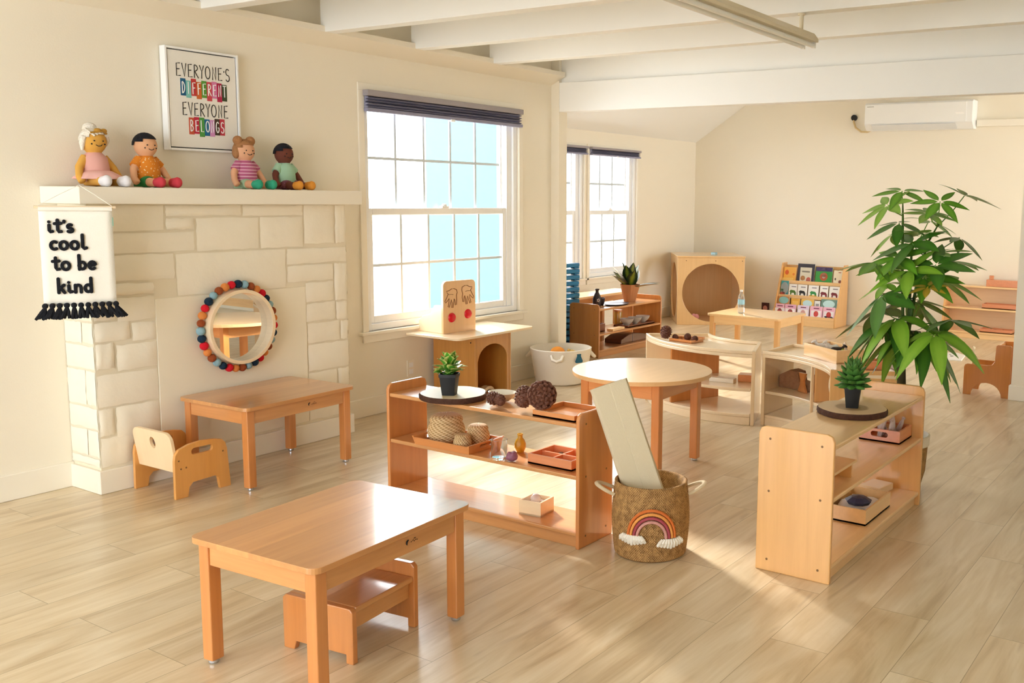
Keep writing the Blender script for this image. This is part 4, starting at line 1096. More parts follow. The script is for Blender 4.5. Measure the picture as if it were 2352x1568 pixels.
def tray(label, loc, rz, W, D, H, m, flare=0, th=.009, slots=None, cells=0, cat='tray', name='wooden_tray', group=None, floor_m=None):
    t = thing(name, label, cat, loc, rz, group)
    B().bx(-W / 2, W / 2, -D / 2, D / 2, 0, .008).done('base', floor_m or m, t)
    for s in (-1, 1):
        o = [(-D / 2 - (flare if 1 else 0) * 0, .0), (D / 2, 0), (D / 2 + flare, H), (-D / 2 - flare, H)]
        hs = [rrect(slots[0], slots[1], slots[1] / 2.01, 4, 0, H * .6)] if slots else []
        B().plate(o, hs, th, lambda u, v, w: Vector((s * (W / 2 + flare * v / H) + (w - th if s > 0 else -w + th), u, v + .0001))).done('end_wall', m, t)
        B().plate([(-W / 2 + th, 0), (W / 2 - th, 0), (W / 2 - th + flare, H * (.86 if flare else 1)), (-W / 2 + th - flare, H * (.86 if flare else 1))], [], th, lambda u, v, w: Vector((u, s * (D / 2 + flare * v / H) + (w - th if s > 0 else -w + th), v + .0001))).done('side_wall', m, t)
    if cells:
        B().bx(-.004, .004, -D / 2 + th, D / 2 - th, .0081, H * .85).bx(-W / 2 + th, -.0041, -.004, .004, .0081, H * .85).bx(.0041, W / 2 - th, -.004, .004, .0081, H * .85).done('divider', m, t)
    return t
M['tray_o'] = wood('tray_orange', 'd58a4c', 0, contrast=.08)
M['tray_r'] = wood('tray_red', 'd98b5e', 0, contrast=.08)
tray('square wooden tray under the largest pine cone', (3.365, 2.49, .5475), -pi / 2, .225, .22, .028, 'tray_o')
tray('flared wooden tray holding three lidded baskets', (3.345, 3.125, .3225), -pi / 2, .34, .225, .042, 'tray_o', .01, slots=(.09, .016))
tray('divided wooden tray with four compartments on the middle shelf', (3.375, 2.53, .3225), -pi / 2, .24, .19, .045, 'tray_r', cells=1)
b = B(); b.ball((0, 0, .008), .014, 10, (1, 1, .5)).ball((.03, .01, .007), .012, 10, (1.2, .8, .5)).ball((.018, -.024, .006), .01, 10, (1, 1, .5))
tag(at(b.done('grey_pebbles', mat('grey_pebble', '77797a', .5), smooth=True), (3.42, 2.585, .331)), 'few grey pebbles in the divided tray', 'pebbles')['kind'] = 'stuff'
def lidded_basket(label, loc, r, h):
    t = thing('lidded_basket', label, 'basket', loc, random.uniform(0, 6), 'seagrass baskets with lids')
    B().lathe([(0, 0), (r * .76, 0), (r * .92, h * .12), (r, h * .34), (r * .98, h * .5), (r * .9, h * .64), (r * .8, h * .74)], n=48).done('body', M['seagrass'], t, smooth=True)
    B().lathe([(r * .78, h * .74), (r * .86, h * .745), (r * .88, h * .8), (r * .86, h * .86), (r * .82, h * .92), (r * .66, h * .985), (r * .3, h), (0, h)], n=48).done('lid', M['seagrass'], t, smooth=True)
M['seagrass'] = twill('seagrass', 'a5804f', 'd9bc90', 60)
lidded_basket('largest round lidded seagrass basket on the flared tray', (3.345, 3.20, .3315), .09, .128)
lidded_basket('middle sized lidded seagrass basket at the back of the flared tray', (3.395, 3.045, .3315), .056, .09)
lidded_basket('smallest lidded seagrass basket at the front of the flared tray', (3.283, 3.04, .3315), .043, .066)

M['glass'] = mat('clear_glass', 'f7fafa', .04, trans=1, ior=1.35)
b = B(); b.lathe([(0, 0), (.034, 0), (.037, .006), (.037, .09), (.0345, .09), (.0345, .012), (0, .012)], n=36, wob=lambda a, z: 1 + (.02 * (1 if int(a * 18 / pi) % 2 else 0) if .01 < z < .085 else 0))
tag(at(b.done('glass_tumbler', 'glass', smooth=True), (3.262, 2.80, .3225)), 'clear patterned glass tumbler on the middle shelf', 'glass')
b = B(); b.lathe([(0, 0), (.017, 0), (.026, .02), (.026, .038), (.02, .056), (.0115, .066), (.011, .078), (.013, .08), (.013, .086), (.009, .086), (.009, .07), (0, .06)], n=32, wob=lambda a, z: 1 + .03 * cos(8 * a) * (1 if z < .06 else 0))
tag(at(b.done('small_vase', mat('mustard_glass', 'c99a2c', .25), smooth=True), (3.41, 2.80, .3225)), 'small mustard yellow ribbed vase on the middle shelf', 'vase')
b = B(); b.ball((0, 0, .018), .027, 16, (1, 1, .8))
for i in range(24):
    a, z = i * 2.4, .01 + .028 * (i / 24); b.ball((.022 * cos(a) * (1 - .4 * i / 24), .022 * sin(a) * (1 - .4 * i / 24), z), .008, 6)
tag(at(b.done('purple_stone', mat('amethyst', '8e5a72', .4, vary=.3, vscale=60), remesh=.004), (3.262, 2.725, .3265)), 'purple crystal stone at the front of the middle shelf', 'stone')
t = tray('small square white-sided box with clear stones on the bottom shelf', (3.36, 2.665, .0725), -pi / 2 + .12, .115, .115, .066, 'pale', cat='box', name='wooden_box')
M['crystal'] = mat('clear_crystal', 'f4e9ea', .08, trans=.35, ior=1.4)
for i, (x, y, z, r) in enumerate(((3.335, 2.64, .104, .022), (3.385, 2.655, .104, .022), (3.345, 2.695, .104, .022), (3.385, 2.70, .104, .018), (3.362, 2.67, .135, .024))):
    tag(at(B().ball((0, 0, 0), r, 14, (1, 1, .95)).done('glass_stone', 'crystal', smooth=True), (x, y, z)), 'clear glass stone in the small square box', 'stone', 'clear stones in the small square box')

# right shelf contents
tray('orange wooden tray with slot handles and crystal sticks', (4.575, 1.455, .3455), 0, .19, .2, .062, 'tray_r', slots=(.085, .026))
random.seed(21)
for i in range(8):
    b = B(); L_ = random.uniform(.08, .12)
    b.lathe([(0, 0), (.013, .0), (.015, L_ * .2), (.012, L_ * .7), (.006, L_ * .9), (.012, L_), (0, L_ + .006)], n=6)
    o = at(b.done('crystal_stick', 'crystal'), (4.53 + .03 * (i % 4), 1.415 + .055 * (i // 4), .362), random.uniform(0, 6))
    o.rotation_euler = (random.uniform(-.25, .25), random.uniform(-.3, .3), random.uniform(0, 6))
    tag(o, 'clear pinkish crystal stick standing in the orange tray', 'crystal', 'crystal sticks in the orange tray')
tray('shallow open wooden box with a folded cloth on the bottom of the right shelf', (4.20, 1.452, .0725), 0, .34, .2, .07, 'maple', cat='box', name='wooden_box', floor_m='canvas')
b = B(); rows = []
for j in range(9):
    rows.append([b.bm.verts.new((-.14 + .28 * i / 12, -.075 + .15 * j / 8, .012 + .02 * sin(i * .8) * sin(j * .7) + .014)) for i in range(13)])
for j in range(8):
    for i in range(12): b._f([rows[j][i], rows[j][i + 1], rows[j + 1][i + 1], rows[j + 1][i]])
tag(at(b.done('white_cloth', mat('white_cloth', 'f1f0f4', .9), solid=.003, smooth=True), (4.20, 1.452, .0805)), 'white cloth crumpled inside the shallow wooden box', 'cloth')
b = B(); b.lathe([(0, 0), (.05, .004), (.062, .02), (.035, .036), (0, .042)], n=9)
o = tag(at(b.done('blue_stone', mat('navy_stone', '3c4468', .35, vary=.4, vscale=30)), (4.15, 1.43, .128), .4), 'dark blue stone lying on the white cloth', 'stone')
tag(at(B().bx(-.07, .07, -.055, .055, 0, .034).done('wooden_block', 'pale', bevel=.003), (4.585, 1.49, .0725), -.15), 'flat pale wooden block beside the shallow box', 'block')
t = thing('wooden_riser', 'little wooden step on the middle board of the right shelf', 'riser', (3.70, 1.42, .3455), 0)
B().bx(-.15, .15, -.08, .08, .062, .074).done('top', 'maple', t, bevel=.002)
for x in (-.12, .12): B().bx(x - .007, x + .007, -.07, .07, 0, .0619).done('leg', 'maple_z', t)

# ---- woven basket with rainbow
M['hyacinth'] = weave('water_hyacinth', '6f4a22', 'd0a468')
BX, BY = 3.405, 2.083
t = thing('woven_basket', 'brown woven basket with a rainbow and clouds, holding rolled mats', 'basket', (BX, BY, 0), 0)
b = B(); prof = [(0, .004), (.14, .0)]
rb = lambda z: .150 + .012 * sin(pi * min(1, z / .3)) + .004 * z
nz = 26
for i in range(nz + 1):
    z = .006 + .302 * i / nz; prof += [(rb(z), z), (rb(z) + .0035, z + .0058)]
prof += [(rb(.3) - .006, .316), (rb(.3) - .012, .306), (rb(.1) - .012, .02), (0, .016)]
b.lathe(prof, n=64); b.done('body', 'hyacinth', t, smooth=True, auto=False)
M['strap'] = mat('cotton_strap', 'd8c6a6', .85, bump=.3, bscale=200)
vd = atan2(-BY, -BX)                      # towards the viewer
for s in (-1, 1):
    a = vd + s * radians(88) + (radians(8) if s > 0 else 0)
    d = Vector((cos(a), sin(a), 0)); sd = Vector((-d.y, d.x, 0))
    pts = []
    for i in range(15):
        q = pi * i / 14
        pts.append(d * (.155 + .075 * sin(q)) + sd * (.05 * cos(q)) + Vector((0, 0, .262 + .035 * sin(q))))
    B().tube(pts, .0105, 8, flat=(Vector((0, 0, 1)), .7)).done('handle', 'strap', t, smooth=True)
def cyl(u, z, off=0):
    a = vd + .03 + u / .165
    r = rb(z) + .004 + off
    return (r * cos(a), r * sin(a), z)
for k, (c, r) in enumerate((('dd7a3a', .098), ('f0a85a', .085), ('b0505e', .072), ('dba29a', .059))):
    B().tube([cyl(r * cos(radians(q)), .112 + r * 1.22 * sin(radians(q)) + .0, .006) for q in range(180, -1, -10)], .0065, 8).done('rainbow_arc', mat('rope_%d' % k, c, .85, bump=.4, bscale=200), t, smooth=True)
for u0, z0 in ((-.08, .108), (.08, .094)):
    b = B()
    for i in range(9): b.tube([cyl(u0 - .036 + .009 * i, z0 + .014, .008), cyl(u0 - .048 + .012 * i, z0, .014), cyl(u0 - .056 + .014 * i, z0 - .026 + .014 * abs(i - 4) / 4, .01)], [.007, .01, .006], 6)
    b.done('cloud_tassel', 'cotton', t, smooth=True)
# rolled mats leaning in the basket
M['matc'] = mat('beige_mat', 'd2c6aa', .85, bump=.25, bscale=220)
def matroll(label, base, top, w, th, nrm, cat='mat'):
    base, top = Vector(base), Vector(top); d = (top - base); L_ = d.length; d.normalize()
    n = Vector(nrm); n = (n - d * n.dot(d)).normalized(); s = d.cross(n)
    o = thing('rolled_mat', label, cat, base)
    out = rrect(w, th, th * .46, 6); inn = rrect(w * .72, th * .3, th * .14, 4)
    B().plate(out, [], L_, lambda u, v, q: s * u + n * v + d * q).done('roll', 'matc', o, bevel=.004)
    B().plate(rrect(w * .46, .01, .004, 3), [], L_ - .002, lambda u, v, q: s * (u + w * .24) + n * (v + th * .5 + .0045) + d * (q + .001)).done('outer_flap', 'matc', o, bevel=.002)
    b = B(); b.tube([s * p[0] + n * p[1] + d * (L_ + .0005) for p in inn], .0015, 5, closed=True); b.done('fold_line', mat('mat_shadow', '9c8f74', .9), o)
    return o
matroll('wide folded beige mat leaning out of the woven basket', (3.39, 2.06, .15), (3.38, 2.29, .705), .166, .042, (-.85, -.55, .2))
matroll('thin beige mat behind the wide one in the woven basket', (3.412, 2.128, .13), (3.372, 2.33, .66), .045, .012, (-.85, -.55, .2))

# ---- white rope basket
M['rope'] = mat('white_rope', 'efe6d6', .9, bump=.2, bscale=180)
t = thing('rope_basket', 'large white rope basket of play food on the floor by the desk', 'basket', (6.23, 4.69, 0), 0)
rr = lambda z: .2 + .048 * (z / .28)
prof = [(0, .006), (.185, .0)]
for i in range(17):
    z = .008 + .268 * i / 16; prof += [(rr(z), z), (rr(z) + .004, z + .008)]
prof += [(rr(.28) - .012, .286), (rr(.1) - .014, .03), (0, .02)]
B().lathe(prof, n=64).done('body', 'rope', t, smooth=True, auto=False)
vb = atan2(-4.69, -6.23)
for k, a in enumerate((vb - 1.62, vb - .12, vb + 1.62)):
    d = Vector((cos(a), sin(a), 0)); sd = Vector((-d.y, d.x, 0))
    B().tube([d * .235 + sd * .045 + Vector((0, 0, .25)), d * .262 + sd * .035 + Vector((0, 0, .22)), d * .275 + Vector((0, 0, .208)), d * .262 - sd * .035 + Vector((0, 0, .22)), d * .235 - sd * .045 + Vector((0, 0, .25))], .013, 8).done('handle', 'rope', t, smooth=True)
a = vb + .62; d = Vector((cos(a), sin(a), 0)); sd = Vector((-d.y, d.x, 0))
b = B(); b.plate([(-.03, 0), (.03, 0), (.036, .012), (.016, .055), (.02, .07), (-.02, .07), (-.016, .055), (-.036, .012)], [], .01, lambda u, v, w: d * (.243 + w) + sd * u + Vector((0, 0, .19 + v)))
b.done('blue_tag', mat('teal_blue_felt', '24617c', .8), t, bevel=.003)
random.seed(5)
b0 = tag(at(B().ball((0, 0, 0), .062, 18, (1, 1, .85)).done('play_orange', mat('orange_felt', 'ef9a3c', .8), smooth=True), (6.19, 4.67, .235)), 'large orange ball in the white rope basket', 'toy')
b0.location = (6.20, 4.70, .24)
for i in range(14):
    a = random.uniform(0, 6.28); r = .06 + .09 * random.random()
    x, y = 6.26 + r * cos(a) * 1.0, 4.68 + r * sin(a)
    if hypot(x - 6.19, y - 4.67) < .095: x += .11; y -= .02
    o = at(B().tube([(-.02, 0, 0), (0, .006, .004), (.02, 0, 0)], [.008, .014, .008], 8).done('play_pasta', M.setdefault('pasta', mat('pale_yellow', 'ecc774', .7)), smooth=True), (x, y, .205 + .018 * (i % 3)), a)
    tag(o, 'pale yellow play pasta piece in the white rope basket', 'toy', 'play pasta pieces in the rope basket')
B().lathe([(0, 0), (.215, 0)], n=40, c=(0, 0, .185)).done('fill', mat('orange_fill', 'd9a95c', .9), t)
# wall outlet
t = thing('wall_outlet', 'small white wall outlet left of the play desk', 'outlet', (4.873, WY, .215), 0)
B().bx(-.036, .036, -.007, 0, 0, .116).done('plate', 'trim', t, bevel=.002)
B().bx(-.017, .017, -.009, -.0071, .018, .05).bx(-.017, .017, -.009, -.0071, .066, .098).done('sockets', 'white', t)

# ---- air conditioner
t = thing('air_conditioner', 'white wall-mounted air conditioner on the far wall', 'air conditioner', (XB, 3.31, 2.30), 0)
B().plate([(0, 0), (-.12, .0), (-.2, .07), (-.2, .29), (-.17, .31), (0, .31)], [], 1.22, lambda u, v, w: Vector((u, -.61 + w, v))).done('body', 'white', t, bevel=.008)
B().bx(-.207, -.2001, -.54, .605, .075, .288).done('front_panel', 'white', t, bevel=.003)
B().plate([(-.135, .0), (-.203, .055), (-.203, .06), (-.13, .01)], [], .95, lambda u, v, w: Vector((u - .004, -.43 + w, v))).done('air_flap', mat('flap_white', 'e3e6e8', .3), t)
B().bx(-.2078, -.2071, -.52, -.43, .155, .17).bx(-.2078, -.2071, -.51, -.42, .17, .176).done('display', mat('led_white', 'ffffff', .3), t)
B().bx(-.2078, -.2071, .5, .58, .262, .268).done('logo', 'gray', t)
B().tube([(-.01, .80, .15), (-.03, .80, .12), (-.04, .77, .05), (-.04, .7, .0), (-.05, .62, -.005), (-.06, .58, .01)], .012, 8).done('drain_pipe', mat('cream_pipe', 'd9c08e', .5), t, smooth=True)
B().lathe([(0, 0), (.035, 0), (.035, .03), (0, .03)], n=18, mt=Matrix.Translation((-.0, .80, .165)) @ Matrix.Rotation(-pi / 2, 4, 'Y')).done('wall_sleeve', 'black', t)
struct(B().bx(XB - .05, XB, -4.5, 2.69, 2.325, 2.40).done('trim_1', 'trim', bevel=.004))

# ---- hanging fluorescent strip
t = thing('strip_light', 'cream hanging strip light fixture under the ceiling beams', 'light fixture', (4.98, 2.10, 2.30), 0)
M['enamel'] = mat('cream_enamel', 'e4d9c0', .35)
B().plate([(-.055, .03), (.055, .03), (.055, .045), (.03, .078), (-.03, .078), (-.055, .045)], [], 2.44, lambda u, v, w: Vector((-w, u, v))).done('housing', 'enamel', t, bevel=.002)
for s in (-1, 1):
    B().tube([(-.02, s * .03, .013), (-2.42, s * .03, .013)], .0125, 12).done('tube', 'white', t, smooth=True)
    B().bx(-.02, .0, s * .03 - .011, s * .03 + .011, 0, .03).done('lamp_holder', 'white', t, bevel=.002)
for x in (-.11, -1.675): B().tube([(x, 0, .078), (x, 0, .165)], .011, 12).lathe([(.02, .157), (.02, .1645)], (x, 0, 0), 14).done('hanging_pipe', 'enamel', t, smooth=True)

# ---- money tree
t = thing('pachira_tree', 'tall green pachira plant in a woven planter behind the right shelf', 'plant', (4.95, 1.50, 0), 0)
b = B(); b.lathe([(0, .0), (.115, 0), (.14, .1), (.148, .235)], n=48); b.done('planter', 'hyacinth', t, smooth=True)
B().lathe([(.148, .236), (.155, .238), (.157, .29), (.148, .292), (.142, .25), (0, .245)], n=48).done('planter_rim', 'rope', t, smooth=True)
B().lathe([(0, .255), (.142, .255), (.142, .248)], n=32).done('soil', 'soil', t)
B().tube([(.0, .0, .25), (.01, .0, .45), (-.005, .005, .65), (.0, .0, .72)], [.03, .026, .022, .016], 12).done('trunk', 'bark', t, smooth=True)
hubs = [(4.83, 1.51, 1.55), (4.77, 1.56, 1.48), (4.9, 1.22, 1.53), (4.8, 1.31, 1.5), (4.76, 1.35, 1.44), (4.9, 1.54, 1.39), (5.12, 1.45, 1.4), (5.07, 1.62, 1.33), (5.05, 1.27, 1.32), (4.82, 1.51, 1.22), (4.96, 1.35, 1.24), (4.85, 1.45, 1.29), (4.8, 1.62, 1.19), (4.77, 1.44, 1.16), (4.82, 1.32, 1.19), (5.12, 1.36, 1.09), (5.08, 1.65, 1.06), (5.07, 1.67, .92), (5.07, 1.49, .98), (4.81, 1.35, 1.08), (4.86, 1.24, .92), (4.99, 1.44, .97), (5.04, 1.55, .78), (5.09, 1.48, .82), (5.1, 1.44, .76), (4.77, 1.29, .85), (4.98, 1.57, .87), (4.92, 1.40, 1.12), (5.0, 1.60, 1.16), (4.86, 1.60, 1.02), (5.02, 1.30, 1.2), (4.9, 1.42, 1.34), (4.88, 1.36, .8), (5.06, 1.62, .84), (4.86, 1.52, .9)]
stems = [[(0, 0, .62), (.02, .02, .95), (.0, .03, 1.2), (-.05, .02, 1.4), (-.1, .01, 1.5)], [(0, 0, .62), (.02, -.03, .95), (.01, -.06, 1.15), (-.03, -.11, 1.3), (-.06, -.17, 1.4)], [(0, 0, .6), (.06, .0, .8), (.1, .01, 1.05), (.12, .02, 1.3)]]
for st in stems: B().tube(st, [.012, .009, .008, .006, .003][:len(st)], 8).done('stem', 'stem', t, smooth=True)
allp = [Vector(st[i]).lerp(Vector(st[i + 1]), q / 4) for st in stems for i in range(len(st) - 1) for q in range(4)]
random.seed(12)
for k, h in enumerate(hubs):
    H = Vector(h) - Vector((4.95, 1.50, 0))
    low = H.z < .9
    cand = [p for p in allp if p.z < H.z - .03] or allp
    s = min(cand, key=lambda p: (p - H).length + abs(p.z - H.z + .1) * .5)
    out = H - s; out.z = 0
    out = out.normalized() if out.length > .01 else Vector((cos(k), sin(k), 0))
    b = B()
    mid = s.lerp(H, .55) + Vector((0, 0, -.01))
    b.tube([s, mid, H], [.0035, .0028, .0025], 6)
    n = random.choice((6, 6, 7, 5)); big = (random.uniform(.16, .21) if H.z < 1.3 else random.uniform(.13, .175)) if H.z > 1.05 else random.uniform(.2, .27)
    if k == 19: big = .1
    el = random.uniform(-.4, .12) if H.z > 1.05 else random.uniform(-.35, .0)
    nrm = Vector((random.uniform(-.45, .45), random.uniform(-.45, .45), 1)) + out * .25; nrm.normalize()
    e1 = (out - nrm * out.dot(nrm)).normalized(); e2 = nrm.cross(e1)
    for i in range(n):
        q = (i - (n - 1) / 2) / n
        a = q * 2 * pi * .93 + random.uniform(-.12, .12)
        f = .7 + .3 * cos(q * 2.6)
        d = e1 * cos(a) + e2 * sin(a) + nrm * el
        b.leaf(H + d * .012, d, nrm, big * f, big * f * random.uniform(.32, .38), random.uniform(.0, .18) if not low else random.uniform(.45, .85), 8, .06, 1.05)
    b.done('leaf', ('leaf_green', 'leaf_light', 'leaf_dark')[k % 3] if k not in (19,) else leaf_mat('yellowing_leaf', 'd9b83a', 'c2a52c', .45), t, smooth=True, auto=False)

# ---- things on the brown shelf by the windows
def stack_cot():
    t = thing('stacking_cot', 'blue stacking cot, topmost of the stack behind the pier', 'cot', (7.27, 5.84, .812), 0, 'stacked blue cots')
    bl = mat('cot_blue', '1673a3', .4)
    for s in (-1, 1):
        e = B().bx(-.29, .29, s * .345 - .03, s * .345 + .03, .014, .054).done('end_frame', bl, t, bevel=.01)
        for x in (-.25, .25): B().bx(x - .04, x + .04, s * .345 - .026, s * .345 + .026, 0, .0139).done('leg', bl, e, bevel=.006)
        B().tube([(s * .275, -.3149, .036), (s * .275, .3149, .036)], .012, 8).done('side_rail', bl, t, smooth=True)
    B().bx(-.262, .262, -.3149, .3149, .034, .038).done('sleeping_fabric', mat('cot_fabric', '0f4f78', .8), t)
    return t
ct = stack_cot()
words_ = ['second', 'third', 'fourth', 'fifth', 'sixth', 'seventh', 'eighth', 'ninth', 'tenth', 'eleventh', 'twelfth', 'thirteenth', 'fourteenth', 'fifteenth']
for i in range(14):
    z = .812 - .058 * (i + 1)
    dup(ct, 'blue stacking cot, %s from the top of the stack behind the pier' % words_[i], (7.27 + random.uniform(-.006, .006), 5.84, z))
# vase, cup, dish
M['stoneware'] = mat('dark_stoneware', '271c1f', .4, vary=.4, vscale=30)
t = thing('sake_bottle', 'dark brown sake bottle with a pale flower on the brown shelf', 'bottle', (7.56, 5.262, .4605), 0)
bo = B().lathe([(0, 0), (.034, 0), (.042, .02), (.042, .075), (.03, .108), (.015, .135), (.015, .15), (.024, .165), (.02, .167), (.012, .152), (0, .14)], n=32).done('body', 'stoneware', t, smooth=True)
b = B(); vv = atan2(-5.26, -7.56) + .3
for k in range(5):
    a = vv + .25 * cos(2 * pi * k / 5); z = .062 + .012 * sin(2 * pi * k / 5)
    b.ball((.0415 * cos(a), .0415 * sin(a), z), .006, 8)
b.done('flower', mat('pale_glaze', 'cbb9b2', .4), bo, smooth=True)
b = B(); b.lathe([(0, 0), (.022, 0), (.031, .03), (.036, .072), (.033, .072), (.027, .03), (0, .01)], n=28)
tag(at(b.done('sake_cup', 'stoneware', smooth=True), (7.665, 5.25, .4665)), 'small dark cup beside the sake bottle', 'cup')
b = B(); b.lathe([(0, 0), (.07, 0), (.1, .006), (.11, .014), (.104, .014), (.07, .006), (0, .005)], n=36, sx=1.45)
tag(at(b.done('dark_dish', 'stoneware', smooth=True), (7.80, 5.20, .4605), 0), 'long dark dish at the front of the brown shelf', 'dish')
bpy.data.objects['sake_cup'].location.z = .4607; bpy.data.objects['sake_cup'].location = (7.665, 5.285, .4607)
# croton
t = thing('potted_plant', 'croton with dark striped leaves in a brown paper pot by the far window', 'plant', (8.13, 5.26, .4605), 0)
random.seed(8)
B().lathe([(0, 0), (.058, 0), (.075, .07), (.092, .15), (.098, .175), (.094, .172), (.07, .08), (0, .06)], n=18, wob=lambda a, z: 1 + (.05 * sin(5 * a + 1) if z > .1 else .0) + random.uniform(-.01, .01)).done('paper_pot', mat('kraft_paper', 'b4784c', .75), t)
B().lathe([(0, .13), (.076, .13), (.07, .12)], n=18).done('soil', 'soil', t)
b = B()
for i in range(13):
    a = i * 2.4 + .6; el = .55 + .07 * i
    if i in (2, 7): el = .3
    d = Vector((cos(a) * cos(el), sin(a) * cos(el), sin(el)))
    b.leaf(Vector((0, 0, .125)) + Vector((cos(a), sin(a), 0)) * .01, d, Vector((-cos(a) * .4, -sin(a) * .4, 1)), random.uniform(.26, .33), random.uniform(.1, .125), .1, 8, .14, 1.2)
b.done('foliage', leaf_mat('croton_leaf', '7f8a2c', '20321d', .3, .32), t, smooth=True, auto=False)
# tray of bowls
tray('flat dark wooden tray under the three small bowls', (8.17, 5.225, .2255), 0, .5, .17, .018, wood('walnut', '7d4326', 0, contrast=.1), th=.008)
bw = None
for i, x in enumerate((8.02, 8.17, 8.32)):
    lb = ('leftmost', 'middle', 'rightmost')[i] + ' of the three small grey bowls on the dark tray'
    if bw is None:
        b = B(); b.lathe([(0, .0), (.024, 0), (.026, .006), (.06, .04), (.072, .068), (.069, .068), (.053, .038), (.02, .01), (0, .009)], n=32)
        bw = tag(at(b.done('small_bowl', mat('grey_glaze', 'c2bab2', .35), smooth=True), (x, 5.22, .2338)), lb, 'bowl', 'small bowls on the dark tray')
    else:
        o = bw.copy(); COL.objects.link(o); o.location = (x, 5.22, .2338); o['label'] = lb
t = thing('bamboo_jar', 'yellow bamboo jar behind the small bowls', 'jar', (8.08, 5.365, .2255), 0)
B().lathe([(0, 0), (.042, 0), (.044, .12), (.04, .13), (0, .13)], n=28).done('body', wood('bamboo', 'd9a63c', 2, contrast=.1), t, smooth=True)
B().lathe([(0, .1301), (.046, .1301), (.046, .15), (0, .152)], n=28).done('lid', 'tray_o', t, smooth=True)
tray('small dark red wooden box at the left of the middle shelf', (7.50, 5.25, .2255), 0, .16, .14, .075, wood('rosewood', '6e3222', 0, contrast=.1), cat='box', name='wooden_box')
tag(at(B().bx(-.11, .11, -.035, .035, 0, .022).done('wooden_slab', 'maple', bevel=.003), (7.72, 5.15, .2255), .05), 'small pale slab at the front of the brown shelf', 'block')
t = thing('wedge_puzzle', 'dark brown wedge shaped wooden puzzle on the bottom of the brown shelf', 'puzzle', (8.02, 5.25, .0725), 0)
w1 = wood('dark_walnut', '6a3f2b', 0, contrast=.2)
B().plate([(-.2, 0), (.0, 0), (.0, .085), (-.06, .08), (-.12, .065), (-.2, .04)], [], .2, lambda u, v, w: Vector((u, -.1 + w, v))).done('left_piece', w1, t, bevel=.004)
B().plate([(.004, 0), (.33, 0), (.33, .04), (.2, .065), (.06, .083), (.004, .085)], [], .2, lambda u, v, w: Vector((u, -.1 + w, v))).done('right_piece', w1, t, bevel=.004)

# ---- water bottle
t = thing('water_bottle', 'clear plastic water bottle with a blue label on the far pale table', 'bottle', (8.20, 4.05, .4255), .8)
B().lathe([(0, .004), (.02, 0), (.031, .008), (.032, .05), (.029, .06), (.032, .07), (.032, .135), (.028, .165), (.014, .19), (.013, .205), (0, .205)], n=32).done('body', mat('clear_pet', 'f4f8fb', .08, trans=.8, ior=1.2), t, smooth=True)
B().lathe([(.0325, .085), (.0328, .09), (.0328, .128), (.0325, .132)], n=32).done('wrap', mat('blue_wrap', '9fd0e4', .4), t, smooth=True)
B().lathe([(0, .2051), (.0145, .2051), (.0145, .222), (0, .223)], n=20).done('cap', 'white', t)

# ---- on and in the curved shelves
tray('flat wooden tray with nature bits on top of the bulging curved shelf', (5.985, 3.385, .4805), radians(-8), .14, .2, .022, 'tray_o')
for i, (x, y, s) in enumerate(((5.965, 3.33, .05), (5.99, 3.39, .055), (5.975, 3.445, .045))):
    cone('small brown %s seed cone in the flat tray on the bulging curved shelf' % ('right hand', 'middle', 'left hand')[i], (x, y, .499), s, (radians(70), 0, i * 1.7))
tag(at(B().bx(-.02, .02, -.1, .1, 0, .02).done('wooden_stick', 'tray_o', bevel=.003), (6.12, 3.42, .4805), .2), 'short wooden stick behind the nature tray', 'block')
b = B(); b.lathe([(0, 0), (.04, 0), (.075, .03), (.095, .075), (.09, .075), (.07, .034), (.03, .012), (0, .01)], n=36)
tag(at(b.done('cream_bowl', mat('cream_bowl', 'efdcae', .4), smooth=True), (6.10, 3.42, .2485)), 'cream bowl in the left bay of the bulging curved shelf', 'bowl')
tag(at(B().bx(-.03, .03, -.09, .09, 0, .03).done('white_block', mat('white_block', 'f2ebe0', .4), bevel=.003), (5.86, 3.02, .2485), .1), 'long white block on the middle board of the bulging shelf', 'block')
tag(at(B().bx(-.05, .05, -.05, .05, 0, .05).done('brown_block', 'tray_o', bevel=.003), (5.98, 2.90, .2485), .3), 'brown wooden block beside the long white block', 'block')
t = thing('picture_book', 'blue and white book lying low in the bulging curved shelf', 'book', (6.11, 3.45, .0735), .9)
B().bx(-.09, .09, -.07, .07, 0, .014).done('cover', mat('blue_cover', '78b4cc', .5), t); B().bx(-.05, .04, -.071, .0705, .0141, .0145).done('cover_picture', 'white', t)
M['cork'] = mat('marbled_cork', '9a6a4c', .85, bump=.4, bscale=60, vary=.4, vscale=45)
t = thing('cork_house', 'brown marbled cork block with a notch inside the inward curved shelf', 'block', (6.005, 2.50, .2348), radians(78))
B().plate([(-.15, 0), (.15, 0), (.15, .085), (.06, .13), (.0, .12), (-.015, .06), (-.06, .05), (-.1, .055), (-.12, .12), (-.15, .12)], [], .1, lambda u, v, w: Vector((u, -.05 + w, v))).done('house', 'cork', t, bevel=.005)
t = thing('wooden_key_block', 'pale waisted wooden block in front of the cork block', 'block', (5.915, 2.445, .2345), radians(60))
B().plate([(-.045, 0), (.045, 0), (.02, .05), (.016, .08), (.035, .13), (-.035, .13), (-.016, .08), (-.02, .05)], [], .02, lambda u, v, w: Vector((u, w, v))).done('block', 'tray_o', t, bevel=.003)
BXT = (5.905, 2.245)
tray('pale wooden box of toy animals on the inward curved shelf', (BXT[0], BXT[1], .4805), radians(57), .36, .21, .085, 'maple', cat='box', name='wooden_box')
